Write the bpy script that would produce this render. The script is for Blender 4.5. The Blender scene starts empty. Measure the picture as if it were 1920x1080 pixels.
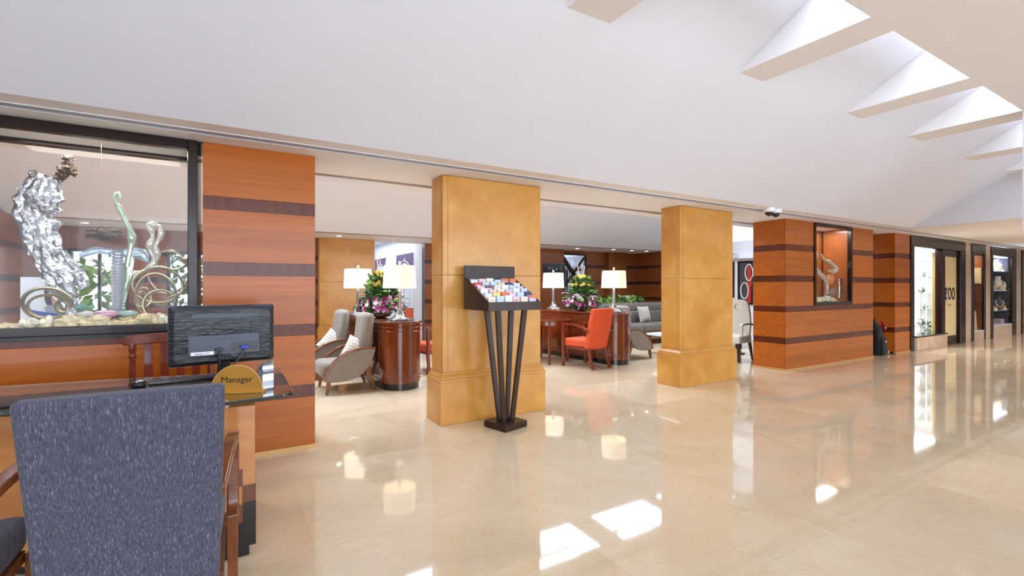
import bpy, bmesh, math, random
from mathutils import Vector, Matrix, noise
random.seed(7)
SC = bpy.context.scene
COL = SC.collection
PI = math.pi

# ------------------------------------------------------------------ camera, world, light, exposure
YAW = math.radians(30.62)
CAM_H = 1.3
cam = bpy.data.objects.new('camera', bpy.data.cameras.new('camera'))
COL.objects.link(cam)
cam.location = (0, 0, CAM_H)
cam.rotation_euler = (PI / 2, 0, -YAW)
cam.data.sensor_width = 36
cam.data.lens = 36 * 885 / 1920
cam.data.shift_y = -1 / 1920
cam.data.clip_start = 0.05
SC.camera = cam

w = bpy.data.worlds.new('daylight'); SC.world = w; w.use_nodes = True
w.node_tree.nodes['Background'].inputs[0].default_value = (0.86, 0.93, 1.0, 1)
w.node_tree.nodes['Background'].inputs[1].default_value = 1.3

def area(name, loc, rot, sx, sy, power, col=(1, 1, 1), spread=PI):
    l = bpy.data.lights.new(name, 'AREA'); l.shape = 'RECTANGLE'; l.size = sx; l.size_y = sy
    l.energy = power; l.color = col; l.spread = spread
    o = bpy.data.objects.new(name, l); COL.objects.link(o); o.location = loc; o.rotation_euler = rot
    return o
area('skylight_daylight', (3.0, 1.36, 3.75), (0, 0, 0), 15.0, 0.75, 190, (.76, 0.87, 1))
area('entrance_daylight', (2.0, -6.6, 1.7), (PI / 2, 0, 0), 16.0, 2.8, 700, (0.73, 0.85, 1.0))
area('lounge_skylight_daylight', (3.5, 6.74, 3.72), (0, 0, 0), 12.4, 0.9, 900, (.75, 0.86, 1))
area('gallery_daylight', (3.3, 13.5, 2.6), (0, 0, 0), 1.0, 4.0, 40, (0.82, 0.9, 1.0))
for cx in (11.6, 13.6, 15.6, 17.6, 19.6):  # added fill for the corridor, unseen spots without fixtures
    l = bpy.data.lights.new('corridor_fill', 'SPOT'); l.energy = 110; l.spot_size = 2.6; l.spot_blend = 1; l.color = (1, .96, .92); l.shadow_soft_size = .05
    o = bpy.data.objects.new('corridor_fill', l); COL.objects.link(o); o.location = (cx, 2.3, 2.35)

SC.view_settings.view_transform = 'Standard'
SC.view_settings.look = 'None'
SC.view_settings.gamma = 1
SC.view_settings.use_curve_mapping = False
SC.view_settings.exposure = 0.1

# ------------------------------------------------------------------ helpers
def at(x, y, Y):
    """point on the vertical plane at depth Y that is seen at photograph pixel (x, y)"""
    u = (x - 960) / 885; v = -(y - 539) / 885
    rx, ry = math.sin(YAW) + math.cos(YAW) * u, math.cos(YAW) - math.sin(YAW) * u
    t = Y / ry
    return Vector((t * rx, Y, CAM_H + t * v))

class B:
    """mesh collector"""
    def __init__(s): s.v = []; s.f = []
    def add(s, vs, fs, M=None):
        n = len(s.v)
        s.v += [tuple(M @ Vector(p)) if M is not None else tuple(p) for p in vs]
        s.f += [tuple(i + n for i in f) for f in fs]
        return s
    def box(s, x0, x1, y0, y1, z0, z1, M=None):
        vs = [(x, y, z) for z in (z0, z1) for y in (y0, y1) for x in (x0, x1)]
        return s.add(vs, [(0, 2, 3, 1), (4, 5, 7, 6), (0, 1, 5, 4), (2, 6, 7, 3), (0, 4, 6, 2), (1, 3, 7, 5)], M)
    def hexa(s, lo, hi, M=None):
        """lo, hi: four points each, counter-clockwise seen from above"""
        return s.add(list(lo) + list(hi), [(3, 2, 1, 0), (4, 5, 6, 7), (0, 1, 5, 4), (1, 2, 6, 5), (2, 3, 7, 6), (3, 0, 4, 7)], M)
    def prism(s, poly, a, b, axis='z', M=None):
        n = len(poly)
        def P(p, h):
            return {'z': (p[0], p[1], h), 'y': (p[0], h, p[1]), 'x': (h, p[0], p[1])}[axis]
        vs = [P(p, a) for p in poly] + [P(p, b) for p in poly]
        fs = [tuple(range(n)), tuple(range(2 * n - 1, n - 1, -1))] + [(i, i + n, (i + 1) % n + n, (i + 1) % n) for i in range(n)]
        return s.add(vs, fs, M)
    def lathe(s, prof, n=24, cx=0, cy=0, M=None):
        vs = []; fs = []; m = len(prof)
        for r, z in prof:
            for k in range(n):
                a = 2 * PI * k / n
                vs.append((cx + max(r, 1e-4) * math.cos(a), cy + max(r, 1e-4) * math.sin(a), z))
        for j in range(m - 1):
            for k in range(n):
                fs.append((j * n + k, j * n + (k + 1) % n, (j + 1) * n + (k + 1) % n, (j + 1) * n + k))
        if prof[0] != prof[-1]:
            fs.append(tuple(range(n - 1, -1, -1))); fs.append(tuple(range((m - 1) * n, m * n)))
        return s.add(vs, fs, M)
    def tube(s, pts, r, n=8, closed=False, flat=1.0, M=None):
        pts = [Vector(p) for p in pts]; m = len(pts)
        rs = r if isinstance(r, (list, tuple)) else [r] * m
        vs = []; fs = []
        t0 = (pts[1] - pts[0]).normalized()
        up = Vector((0, 0, 1)) if abs(t0.z) < .9 else Vector((0, 1, 0))
        nrm = t0.cross(up).normalized()
        for i in range(m):
            if closed: t = (pts[(i + 1) % m] - pts[i - 1]).normalized()
            else: t = (pts[min(i + 1, m - 1)] - pts[max(i - 1, 0)]).normalized()
            nrm = (nrm - t * nrm.dot(t)).normalized(); bn = t.cross(nrm)
            for k in range(n):
                a = 2 * PI * k / n
                vs.append(pts[i] + nrm * math.cos(a) * rs[i] + bn * math.sin(a) * rs[i] * flat)
        for i in range(m if closed else m - 1):
            j = (i + 1) % m
            for k in range(n):
                fs.append((i * n + k, i * n + (k + 1) % n, j * n + (k + 1) % n, j * n + k))
        if not closed:
            fs.append(tuple(range(n - 1, -1, -1))); fs.append(tuple(range((m - 1) * n, m * n)))
        return s.add(vs, fs, M)
    def bar(s, p0, p1, w, d, w1=None, d1=None):
        """rectangular bar between two points, w across x, d across y"""
        w1 = w if w1 is None else w1; d1 = d if d1 is None else d1
        def q(p, a, c): return [(p[0] - a / 2, p[1] - c / 2, p[2]), (p[0] + a / 2, p[1] - c / 2, p[2]), (p[0] + a / 2, p[1] + c / 2, p[2]), (p[0] - a / 2, p[1] + c / 2, p[2])]
        return s.hexa(q(p0, w, d), q(p1, w1, d1))
    def ball(s, c, r, n=12, sz=1.0, amp=0, seed=0, sx=1.0, sy=1.0):
        vs = []; fs = []; m = n // 2
        for j in range(m + 1):
            th = PI * j / m
            for k in range(n):
                ph = 2 * PI * k / n
                d = Vector((math.sin(th) * math.cos(ph), math.sin(th) * math.sin(ph), math.cos(th)))
                rr = r * (1 + amp * noise.noise(d * 1.7 + Vector((seed * 3.1, seed, 0))))
                vs.append((c[0] + d.x * rr * sx, c[1] + d.y * rr * sy, c[2] + d.z * rr * sz))
        for j in range(m):
            for k in range(n):
                fs.append((j * n + k, (j + 1) * n + k, (j + 1) * n + (k + 1) % n, j * n + (k + 1) % n))
        return s.add(vs, fs)

def curve(pts, n=10):
    """Catmull-Rom through points"""
    P = [Vector(p) for p in pts]; out = []
    for i in range(len(P) - 1):
        p0 = P[max(i - 1, 0)]; p1 = P[i]; p2 = P[i + 1]; p3 = P[min(i + 2, len(P) - 1)]
        for k in range(n):
            t = k / n
            out.append(0.5 * ((2 * p1) + (p2 - p0) * t + (2 * p0 - 5 * p1 + 4 * p2 - p3) * t * t + (3 * p1 - p0 - 3 * p2 + p3) * t ** 3))
    out.append(P[-1]); return out

def obj(name, b, mat, parent=None, smooth=False, bevel=0, label=None, sub=0, kind=None):
    me = bpy.data.meshes.new(name); me.from_pydata(b.v, [], b.f)
    bm = bmesh.new(); bm.from_mesh(me)
    bmesh.ops.remove_doubles(bm, verts=bm.verts, dist=1e-5)
    bmesh.ops.recalc_face_normals(bm, faces=bm.faces)
    if smooth:
        for f in bm.faces: f.smooth = True
        for e in bm.edges:
            if len(e.link_faces) == 2 and e.calc_face_angle(0) > 0.7 and not sub: e.smooth = False
    bm.to_mesh(me); bm.free()
    me.materials.append(mat)
    o = bpy.data.objects.new(name, me); COL.objects.link(o)
    if parent is not None: o.parent = parent
    if bevel:
        m = o.modifiers.new('bevel', 'BEVEL'); m.width = bevel; m.segments = 2; m.limit_method = 'ANGLE'; m.angle_limit = 0.6
    if sub:
        m = o.modifiers.new('sub', 'SUBSURF'); m.levels = sub; m.render_levels = sub
    if label: o['label'] = label
    if kind: o['kind'] = kind
    return o
def tag(o, label, cat, group=None):
    o['label'] = label; o['category'] = cat
    if group: o['group'] = group
    return o
def thing(name, label, cat, loc=(0, 0, 0), rz=0, group=None):
    o = bpy.data.objects.new(name, None); COL.objects.link(o); o.empty_display_size = .1
    o.location = loc; o.rotation_euler = (0, 0, rz)
    return tag(o, label, cat, group)
def struct(name, b=None, mat=None, bevel=0, parent=None):
    if b is None:
        o = bpy.data.objects.new(name, None); COL.objects.link(o); o.empty_display_size = .1
    else: o = obj(name, b, mat, parent, bevel=bevel)
    o['kind'] = 'structure'
    return o
def copy_tree(o, parent=None):
    c = o.copy(); COL.objects.link(c)
    if parent is not None: c.parent = parent
    for ch in list(o.children): copy_tree(ch, c)
    return c
def dup(root, loc, rz, label, group=None):
    c = copy_tree(root); c.location = loc; c.rotation_euler = (0, 0, rz); c['label'] = label
    if group: c['group'] = group
    return c
def text_bm(txt, size, depth, sx=1.0):
    cu = bpy.data.curves.new('txt', 'FONT'); cu.body = txt; cu.size = size; cu.extrude = depth; cu.align_x = 'CENTER'; cu.resolution_u = 3
    o = bpy.data.objects.new('txt', cu); COL.objects.link(o)
    bpy.context.view_layer.update()
    me = o.to_mesh()
    b = B(); b.add([(v.co.x * sx, -v.co.z, v.co.y) for v in me.vertices], [tuple(p.vertices) for p in me.polygons])
    o.to_mesh_clear(); bpy.data.objects.remove(o); bpy.data.curves.remove(cu)
    return b

# ------------------------------------------------------------------ materials
def srgb(c):
    return tuple(((x / 255) / 12.92 if x / 255 <= .04045 else ((x / 255 + .055) / 1.055) ** 2.4) for x in c) + (1,)
def base_mat(name, rough, metal=0, coat=0, spec=.5):
    m = bpy.data.materials.new(name); m.use_nodes = True
    nt = m.node_tree; p = nt.nodes['Principled BSDF']
    p.inputs['Roughness'].default_value = rough; p.inputs['Metallic'].default_value = metal
    p.inputs['Coat Weight'].default_value = coat; p.inputs['Coat Roughness'].default_value = .06
    p.inputs['Specular IOR Level'].default_value = spec
    return m, nt, p
def coords(nt, scale=(1, 1, 1), rnd=True):
    tc = nt.nodes.new('ShaderNodeTexCoord'); mp = nt.nodes.new('ShaderNodeMapping')
    mp.inputs['Scale'].default_value = scale
    nt.links.new(tc.outputs['Object'], mp.inputs['Vector'])
    if rnd:
        oi = nt.nodes.new('ShaderNodeObjectInfo'); mu = nt.nodes.new('ShaderNodeMath'); mu.operation = 'MULTIPLY'; mu.inputs[1].default_value = 37
        nt.links.new(oi.outputs['Random'], mu.inputs[0]); nt.links.new(mu.outputs[0], mp.inputs['Location'])
    return mp.outputs['Vector']
def noise_tex(nt, vec, scale, detail=4, rough=.55, dist=0):
    n = nt.nodes.new('ShaderNodeTexNoise'); n.inputs['Scale'].default_value = scale; n.inputs['Detail'].default_value = detail
    n.inputs['Roughness'].default_value = rough; n.inputs['Distortion'].default_value = dist
    nt.links.new(vec, n.inputs['Vector']); return n.outputs['Fac']
def ramp(nt, fac, stops):
    r = nt.nodes.new('ShaderNodeValToRGB'); nt.links.new(fac, r.inputs['Fac'])
    while len(r.color_ramp.elements) < len(stops): r.color_ramp.elements.new(.5)
    for e, (pos, c) in zip(r.color_ramp.elements, stops): e.position = pos; e.color = c
    return r.outputs['Color']
def bump(nt, p, fac, strength, dist=.01):
    b = nt.nodes.new('ShaderNodeBump'); b.inputs['Strength'].default_value = strength; b.inputs['Distance'].default_value = dist
    nt.links.new(fac, b.inputs['Height']); nt.links.new(b.outputs['Normal'], p.inputs['Normal'])
def mix_color(nt, a, b, fac, mode='MIX'):
    m = nt.nodes.new('ShaderNodeMix'); m.data_type = 'RGBA'; m.blend_type = mode
    if isinstance(fac, float): m.inputs[0].default_value = fac
    else: nt.links.new(fac, m.inputs[0])
    for s, i in ((a, 6), (b, 7)):
        if isinstance(s, tuple): m.inputs[i].default_value = s
        else: nt.links.new(s, m.inputs[i])
    return m.outputs[2]
def plain(name, c, rough=.5, metal=0, coat=0, var=.06, scale=6, spec=.5, emit=0, bmp=0):
    m, nt, p = base_mat(name, rough, metal, coat, spec)
    c = srgb(c); v = coords(nt)
    f = noise_tex(nt, v, scale)
    d = tuple(x * (1 - var) for x in c[:3]) + (1,); l = tuple(min(1, x * (1 + var)) for x in c[:3]) + (1,)
    col = ramp(nt, f, [(.3, d), (.7, l)])
    nt.links.new(col, p.inputs['Base Color'])
    if emit: nt.links.new(col, p.inputs['Emission Color']); p.inputs['Emission Strength'].default_value = emit
    if bmp: bump(nt, p, f, bmp)
    return m
def wood(name, dark, light, scale=(1.2, 14, 22), rough=.25, coat=.5, tone=.16, strength=1.0):
    m, nt, p = base_mat(name, rough, 0, coat, .3)
    v = coords(nt, scale)
    f = noise_tex(nt, v, 1.6, 6, .6, .4)
    f2 = noise_tex(nt, coords(nt, tuple(s * .3 for s in scale)), 1.1, 3, .5, .8)
    col = ramp(nt, f, [(.28, srgb(dark)), (.72, srgb(light))])
    mid = tuple((a + b) / 2 for a, b in zip(dark, light))
    col2 = ramp(nt, f2, [(.3, srgb(tuple(x * .86 for x in mid))), (.7, srgb(tuple(min(255, x * 1.08) for x in mid)))])
    c = mix_color(nt, col, col2, .45)
    oi = nt.nodes.new('ShaderNodeObjectInfo')
    tn = ramp(nt, oi.outputs['Random'], [(0, (1 - tone, 1 - tone, 1 - tone, 1)), (1, (1, 1, 1, 1))])
    c = mix_color(nt, c, tn, 1.0, 'MULTIPLY')
    nt.links.new(c, p.inputs['Base Color'])
    bump(nt, p, f, .03 * strength, .004)
    return m
def emissive(name, c, s):
    m, nt, p = base_mat(name, .5)
    p.inputs['Base Color'].default_value = srgb(c); p.inputs['Emission Color'].default_value = srgb(c); p.inputs['Emission Strength'].default_value = s
    return m
def pane_mat(name, tint=(1, 1, 1, 1), refl=1.0, rough=.01):
    m = bpy.data.materials.new(name); m.use_nodes = True; nt = m.node_tree; nt.nodes.clear()
    o = nt.nodes.new('ShaderNodeOutputMaterial'); mx = nt.nodes.new('ShaderNodeMixShader')
    t = nt.nodes.new('ShaderNodeBsdfTransparent'); t.inputs[0].default_value = tint
    g = nt.nodes.new('ShaderNodeBsdfGlossy'); g.inputs['Roughness'].default_value = rough
    lw = nt.nodes.new('ShaderNodeLayerWeight'); lw.inputs[0].default_value = .5
    pw = nt.nodes.new('ShaderNodeMath'); pw.operation = 'POWER'; pw.inputs[1].default_value = 5
    nt.links.new(lw.outputs['Facing'], pw.inputs[0])
    mu = nt.nodes.new('ShaderNodeMath'); mu.operation = 'MULTIPLY_ADD'; mu.inputs[1].default_value = refl * .9; mu.inputs[2].default_value = refl * .035
    nt.links.new(pw.outputs[0], mu.inputs[0]); nt.links.new(mu.outputs[0], mx.inputs[0])
    nt.links.new(t.outputs[0], mx.inputs[1]); nt.links.new(g.outputs[0], mx.inputs[2]); nt.links.new(mx.outputs[0], o.inputs[0])
    return m

def marble(name, c0, c1, vein, tone=.05, rough=.05, scale=.9):
    m, nt, p = base_mat(name, rough, 0, .25)
    p.inputs['Coat Roughness'].default_value = .02
    v = coords(nt)
    f = noise_tex(nt, v, scale, 5, .6, 1.2)
    f2 = noise_tex(nt, coords(nt, (1, 2.2, 1)), 1.7, 8, .65, 2.0)
    col = ramp(nt, f, [(.3, srgb(c0)), (.7, srgb(c1))])
    vm = ramp(nt, f2, [(.485, (0, 0, 0, 1)), (.5, (.35, .35, .35, 1)), (.515, (0, 0, 0, 1))])
    c = mix_color(nt, col, srgb(vein), vm)
    oi = nt.nodes.new('ShaderNodeObjectInfo')
    tn = ramp(nt, oi.outputs['Random'], [(0, (1 - tone, 1 - tone * 1.1, 1 - tone * 1.3, 1)), (1, (1, 1, 1, 1))])
    c = mix_color(nt, c, tn, 1.0, 'MULTIPLY')
    nt.links.new(c, p.inputs['Base Color'])
    return m

def woven(name, c0, c1, c2, stretch=(55, 55, 3.2), slub=True, bmp=.3):
    m, nt, p = base_mat(name, .85, 0, 0, .2)
    p.inputs['Sheen Weight'].default_value = .15
    f = noise_tex(nt, coords(nt, stretch), 1.5, 2, .5)
    if slub:
        g = noise_tex(nt, coords(nt, (420, 420, 9)), 1.0, 3, .6)
        ad = nt.nodes.new('ShaderNodeMath'); ad.operation = 'MULTIPLY_ADD'; ad.inputs[1].default_value = .5
        hf = nt.nodes.new('ShaderNodeMath'); hf.operation = 'MULTIPLY'; hf.inputs[1].default_value = .5
        nt.links.new(g, hf.inputs[0]); nt.links.new(f, ad.inputs[0]); nt.links.new(hf.outputs[0], ad.inputs[2]); f = ad.outputs[0]
    fine = noise_tex(nt, coords(nt, (260, 260, 220)), 1.0, 2, .6)
    col = ramp(nt, f, [(.36, srgb(c0)), (.56, srgb(c1)), (.70, srgb(c2))] if slub else [(.3, srgb(c0)), (.7, srgb(c1))])
    fc = ramp(nt, fine, [(.3, (.8, .8, .8, 1)), (.7, (1.0, 1.0, 1.0, 1))])
    nt.links.new(mix_color(nt, col, fc, .8, 'MULTIPLY'), p.inputs['Base Color'])
    bump(nt, p, fine, bmp, .004)
    return m

M = {}
M['paint'] = plain('white_paint', (222, 222, 230), .6, var=.012, scale=2)
M['paint_lounge_lit'] = plain('white_paint_lounge_lit', (238, 241, 250), .6, var=.012, scale=2)  # white paint copy with extra lounge light put into its colour
M['paint_beige'] = plain('ceiling_paint', (238, 236, 238), .6, var=.012, scale=2)
M['white_wall'] = plain('cool_white_wall', (235, 236, 242), .55, var=.01)
M['trim_brown'] = plain('bronze_trim', (150, 122, 108), .4, .2)
M['grille'] = plain('grille_metal', (186, 186, 196), .4, .2)
M['dark_gap'] = plain('dark_recess', (92, 90, 96), .7)
M['tile'] = marble('cream_marble_tile', (216, 193, 160), (230, 211, 183), (206, 162, 116), .07)
M['grout'] = marble('cream_floor_bed', (208, 184, 148), (220, 198, 166), (200, 170, 130), 0, .2)
M['wood_panel'] = wood('cherry_veneer', (158, 78, 16), (200, 110, 36), (.9, 9, 20), .25, .12)
M['wood_band'] = wood('dark_inlay_band', (76, 30, 12), (116, 52, 22), (26, 9, 1.6), .25, .12)
M['wood_frame'] = wood('mahogany_frame', (24, 11, 8), (46, 21, 14), (3, 14, 14), .25, .15)
M['wood_lounge'] = wood('lounge_veneer', (122, 64, 28), (172, 100, 48), (.9, 9, 22), .35, .4)
M['wood_lounge_band'] = wood('lounge_band', (62, 30, 16), (94, 46, 24), (1, 9, 22), .35, .4)
M['mahog'] = wood('console_mahogany', (84, 34, 14), (140, 66, 28), (10, 10, 1.4), .12, .8, .03)
M['mahog_flat'] = wood('console_top', (92, 40, 18), (134, 66, 32), (10, 2, 10), .1, .8, .05)
M['chair_wood'] = wood('chair_walnut', (96, 50, 28), (146, 84, 46), (14, 4, 14), .22, .5, .06)
M['red_wood'] = wood('red_brown_wood', (92, 34, 20), (140, 60, 36), (14, 14, 3), .2, .5, .06)
M['desk_wood'] = wood('desk_veneer', (196, 120, 62), (226, 160, 98), (2, 9, 12), .25, .5, .06)
M['desk_brown'] = wood('desk_inlay', (96, 52, 32), (130, 76, 48), (4, 9, 12), .25, .5, .06)
M['black'] = plain('black_plinth', (16, 16, 20), .18, 0, .4)
M['dark_brown'] = wood('wenge_stain', (44, 28, 20), (66, 44, 32), (10, 10, 10), .35, .08, .06)
M['ochre'] = None
M['gold_strip'] = plain('brass_strip', (206, 158, 96), .35, .3)
M['glass'] = pane_mat('clear_pane', (1, 1, 1, 1), .25)
M['glass_green'] = pane_mat('desk_glass', (.62, .70, .66, 1), 1.6)
M['glass_edge'] = plain('glass_edge', (24, 44, 42), .05, 0, 1)
M['fabric_grey'] = woven('slub_grey_fabric', (62, 62, 76), (86, 86, 104), (140, 140, 158), (170, 170, 1.6))
M['fabric_taupe'] = woven('taupe_fabric', (132, 122, 112), (158, 148, 137), (158, 148, 137), (110, 110, 110), False, .15)
M['fabric_orange'] = woven('orange_fabric', (204, 74, 34), (226, 94, 50), (226, 94, 50), (40, 40, 40), False, .1)
M['fabric_sofa'] = woven('charcoal_taupe_fabric', (92, 86, 78), (112, 105, 96), (112, 105, 96), (110, 110, 110), False, .15)
M['fabric_cushion'] = woven('stone_cushion_fabric', (160, 150, 136), (182, 172, 158), (182, 172, 158), (40, 40, 40), False, .15)
M['fabric_white'] = woven('ivory_fabric', (214, 204, 188), (232, 224, 210), (232, 224, 210), (40, 40, 40), False, .1)
M['shade'] = emissive('lamp_shade_linen', (255, 242, 214), .62)
M['bulb'] = emissive('bulb', (255, 244, 225), 9)
M['light_disc'] = emissive('downlight_disc', (255, 248, 235), 8)
M['chrome'] = plain('chrome', (215, 218, 225), .08, 1, var=.02)
M['silver'] = plain('brushed_silver', (190, 194, 204), .25, .9, var=.03)
M['mon_black'] = None
M['mon_grey'] = plain('monitor_panel', (58, 62, 78), .35)
M['white_plastic'] = plain('white_plastic', (232, 234, 240), .35)
M['black_plastic'] = plain('black_plastic', (24, 24, 28), .25)
M['blue_plug'] = plain('blue_plug', (50, 60, 190), .35)
M['ink'] = plain('ink', (34, 24, 20), .6)
M['brass'] = plain('brass_plate', (206, 150, 62), .3, .55, var=.03)
M['leaf'] = plain('leaf_green', (52, 92, 34), .45, var=.35, scale=12)
M['leaf_light'] = plain('leaf_bright', (122, 156, 70), .45, var=.3, scale=12)
M['orchid'] = plain('orchid_purple', (150, 40, 110), .5, var=.3, scale=30)
M['orchid_pale'] = plain('orchid_pale', (226, 200, 214), .5, var=.15, scale=30)
M['mum'] = plain('yellow_petals', (238, 206, 90), .6, var=.15, scale=20)
M['reed'] = plain('reed', (222, 206, 184), .6)
M['sand'] = plain('sand_and_shells', (212, 196, 156), .8, var=.25, scale=60, bmp=.4)
M['stone_pilaster'] = marble('pink_marble', (206, 176, 152), (232, 210, 192), (188, 150, 128), .05, .12, 2)

def ochre():
    m, nt, p = base_mat('ochre_glazed_stone', .25, 0, .1, .35)
    v = coords(nt, rnd=False)
    f = noise_tex(nt, v, 1.5, 6, .62, .5); g = noise_tex(nt, v, 5, 5, .6)
    col = ramp(nt, f, [(.3, srgb((190, 128, 54))), (.5, srgb((206, 146, 68))), (.72, srgb((220, 168, 92)))])
    col = mix_color(nt, col, ramp(nt, g, [(.35, (.88, .86, .82, 1)), (.65, (1, 1, 1, 1))]), .7, 'MULTIPLY')
    nt.links.new(col, p.inputs['Base Color']); bump(nt, p, g, .03, .01)
    return m
M['ochre'] = ochre()
def mon():
    m, nt, p = base_mat('rippled_black_plastic', .22, 0, .2)
    p.inputs['Base Color'].default_value = (.014, .016, .024, 1)
    f = noise_tex(nt, coords(nt, (9, 9, 95), False), 1.0, 2, .4, .5)
    bump(nt, p, f, .9, .02)
    return m
M['mon_black'] = mon()
def crystal(name, tint, rough=.03, metal=.55, trans=.7, bmp=.0):
    m, nt, p = base_mat(name, rough, metal, .3)
    f = noise_tex(nt, coords(nt, rnd=False), 24, 3, .5)
    c = ramp(nt, f, [(.3, tuple(x * .8 for x in srgb(tint)[:3]) + (1,)), (.7, srgb(tint))])
    nt.links.new(c, p.inputs['Base Color'])
    p.inputs['Transmission Weight'].default_value = trans
    if bmp: bump(nt, p, f, bmp, .02)
    return m
M['crystal'] = crystal('silver_crystal', (204, 205, 210), .08, .5, .8, .35)
M['green_glass'] = crystal('pale_green_glass', (196, 218, 190), .05, .25, .5)
M['bone_glass'] = crystal('bone_white_glass', (228, 222, 206), .1, .2, .3)
M['olive_metal'] = plain('patinated_strap', (164, 152, 122), .25, .8)
M['lamp_glass'] = crystal('lamp_glass', (240, 244, 250), .02, .25, .85)

# ------------------------------------------------------------------ floor
H = 2.37
F0 = 4.136
fb = B().box(-7, 26, -6.8, 18, -.2, -.0015)
floor = struct('floor', fb, M['grout'])
TS = 1.2
tb = B().box(.0004, TS - .0004, .0004, TS - .0004, -.0015, 0)
tile0 = None
for i in range(-3, 17):
    for j in range(0, 14):
        x, y = i * TS + .35, j * TS - 2.3
        if tile0 is None:
            tile0 = obj('tile', tb, M['tile'], floor); t = tile0
        else:
            t = tile0.copy(); COL.objects.link(t)
        t.location = (x, y, 0)

# ------------------------------------------------------------------ ceiling
ceil = struct('ceiling')
SL = (3.08 - H) / (3.66 - 2.405)
ztop = H + SL * (3.66 - 1.75)
obj('flat_panel', B().box(-6, 10.5, -6.8, 1.47, 3.08, 3.12), M['paint_beige'], ceil)
obj('sloped_panel', B().prism([(3.66, H), (1.75, ztop), (1.75, ztop + .08), (3.66, H + .08)], -6, 10.5, 'x'), M['paint'], ceil)
obj('well_wall', B().box(-6, 10.5, .9, .97, 3.12, ztop + .05), M['paint'], ceil)
for xs in [(-5.2, -4.85), (-3.45, -3.1), (-1.7, -1.35), (.06, .4), (1.83, 2.19), (3.615, 3.945), (5.39, 5.70), (6.84, 7.2), (8.6, 8.95), (10.2, 10.5)]:
    obj('beam', B().prism([(1.47, 3.08), (2.405, 3.08), (1.75, ztop), (.97, ztop), (.97, 3.122), (1.47, 3.122)], xs[0], xs[1], 'x'), M['paint_beige'], ceil)
prev = -4.85
for a, b_ in [(-4.85, -3.45), (-3.1, -1.7), (-1.35, .06), (.4, 1.83), (2.19, 3.615), (3.945, 5.39), (5.70, 6.84), (7.2, 8.6), (8.95, 10.2)]:
    obj('skylight_pane', B().box(a, b_, .97, 1.75, ztop, ztop + .012), M['glass'], ceil)
obj('end_panel', B().box(10.5, 10.58, .9, 3.7, H, ztop + .1), M['paint'], ceil)
obj('corridor_panel', B().box(10.581, 26, .3, 3.66, H, H + .08), M['paint_beige'], ceil)
obj('bulkhead', B().box(6.83, 7.1, -3, 1.468, 1.85, 3.08), M['paint'], ceil)
# soffit along the facade, with the long slot diffuser let into it
obj('soffit_panel', B().box(-6, 26, 3.66, 3.825, H, H + .08), M['paint_beige'], ceil)
obj('soffit_panel', B().box(-6, 26, 3.925, 4.72, H, H + .08), M['paint_beige'], ceil)
slot = obj('slot_diffuser', B().box(-6, 26, 3.825, 3.925, H + .03, H + .07), M['dark_gap'], ceil)
for k in range(5):
    y = 3.829 + k * .0195
    obj('slat', B().box(-6, 26, y, y + .010, H - .001, H + .03), M['grille'], slot)
for k in (0, 1):
    y = (3.821, 3.921)[k]
    obj('slat', B().box(-6, 26, y, y + .006, H - .006, H + .03), M['paint'], slot)
# lounge ceiling: bronze reveal, step, raised vault, outer soffit
obj('bronze_reveal', B().box(-3, 11.0, 4.72, 4.86, H + .012, H + .08), M['trim_brown'], ceil)
obj('soffit_panel', B().box(-3, 11.0, 4.86, 5.1, H + .004, H + .08), M['paint_lounge_lit'], ceil)
VZ = 3.2
obj('vault_side', B().box(-3, 11.0, 5.02, 5.1, H + .08, VZ), M['paint_lounge_lit'], ceil)
vt = B().box(-3, 11.0, 5.02, 6.28, VZ, VZ + .08).box(-3, 11.0, 7.2, 7.35, VZ, VZ + .08)
obj('vault_top', vt, M['paint_lounge_lit'], ceil)
obj('well_wall', B().box(-3, 11.0, 6.2, 6.28, VZ + .08, 3.62), M['paint_lounge_lit'], ceil)
obj('well_wall', B().box(-3, 11.0, 7.2, 7.28, VZ + .08, 3.62), M['paint_lounge_lit'], ceil)
for a, b_ in [(-3, -2.95), (-1.5, -1.2), (.25, .55), (2.0, 2.3), (3.75, 4.05), (5.53, 6.05), (7.45, 7.85), (9.3, 9.6), (10.9, 11.0)]:
    obj('beam', B().box(a, b_, 6.281, 7.199, VZ, 3.62), M['paint_lounge_lit'], ceil)
for a, b_ in [(-2.95, -1.5), (-1.2, .25), (.55, 2.0), (2.3, 3.75), (4.05, 5.53), (6.05, 7.45), (7.85, 9.3), (9.6, 10.9)]:
    obj('skylight_pane', B().box(a + .001, b_ - .001, 6.281, 7.199, 3.605, 3.615), M['glass'], ceil)
obj('vault_slope', B().prism([(9.62, H), (7.3, VZ), (7.3, VZ + .08), (9.62, H + .08)], -3, 11.0, 'x'), M['paint_lounge_lit'], ceil)
obj('bronze_reveal', B().box(-3, 11.0, 9.62, 9.74, H - .012, H + .03), M['trim_brown'], ceil)
obj('soffit_panel', B().box(-3, 11.0, 9.74, 11.1, H, H + .08), M['paint_beige'], ceil)
obj('gallery_panel', B().box(2.4, 4.4, 11.1, 16.2, H + .3, H + .38), M['white_wall'], ceil)

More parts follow.
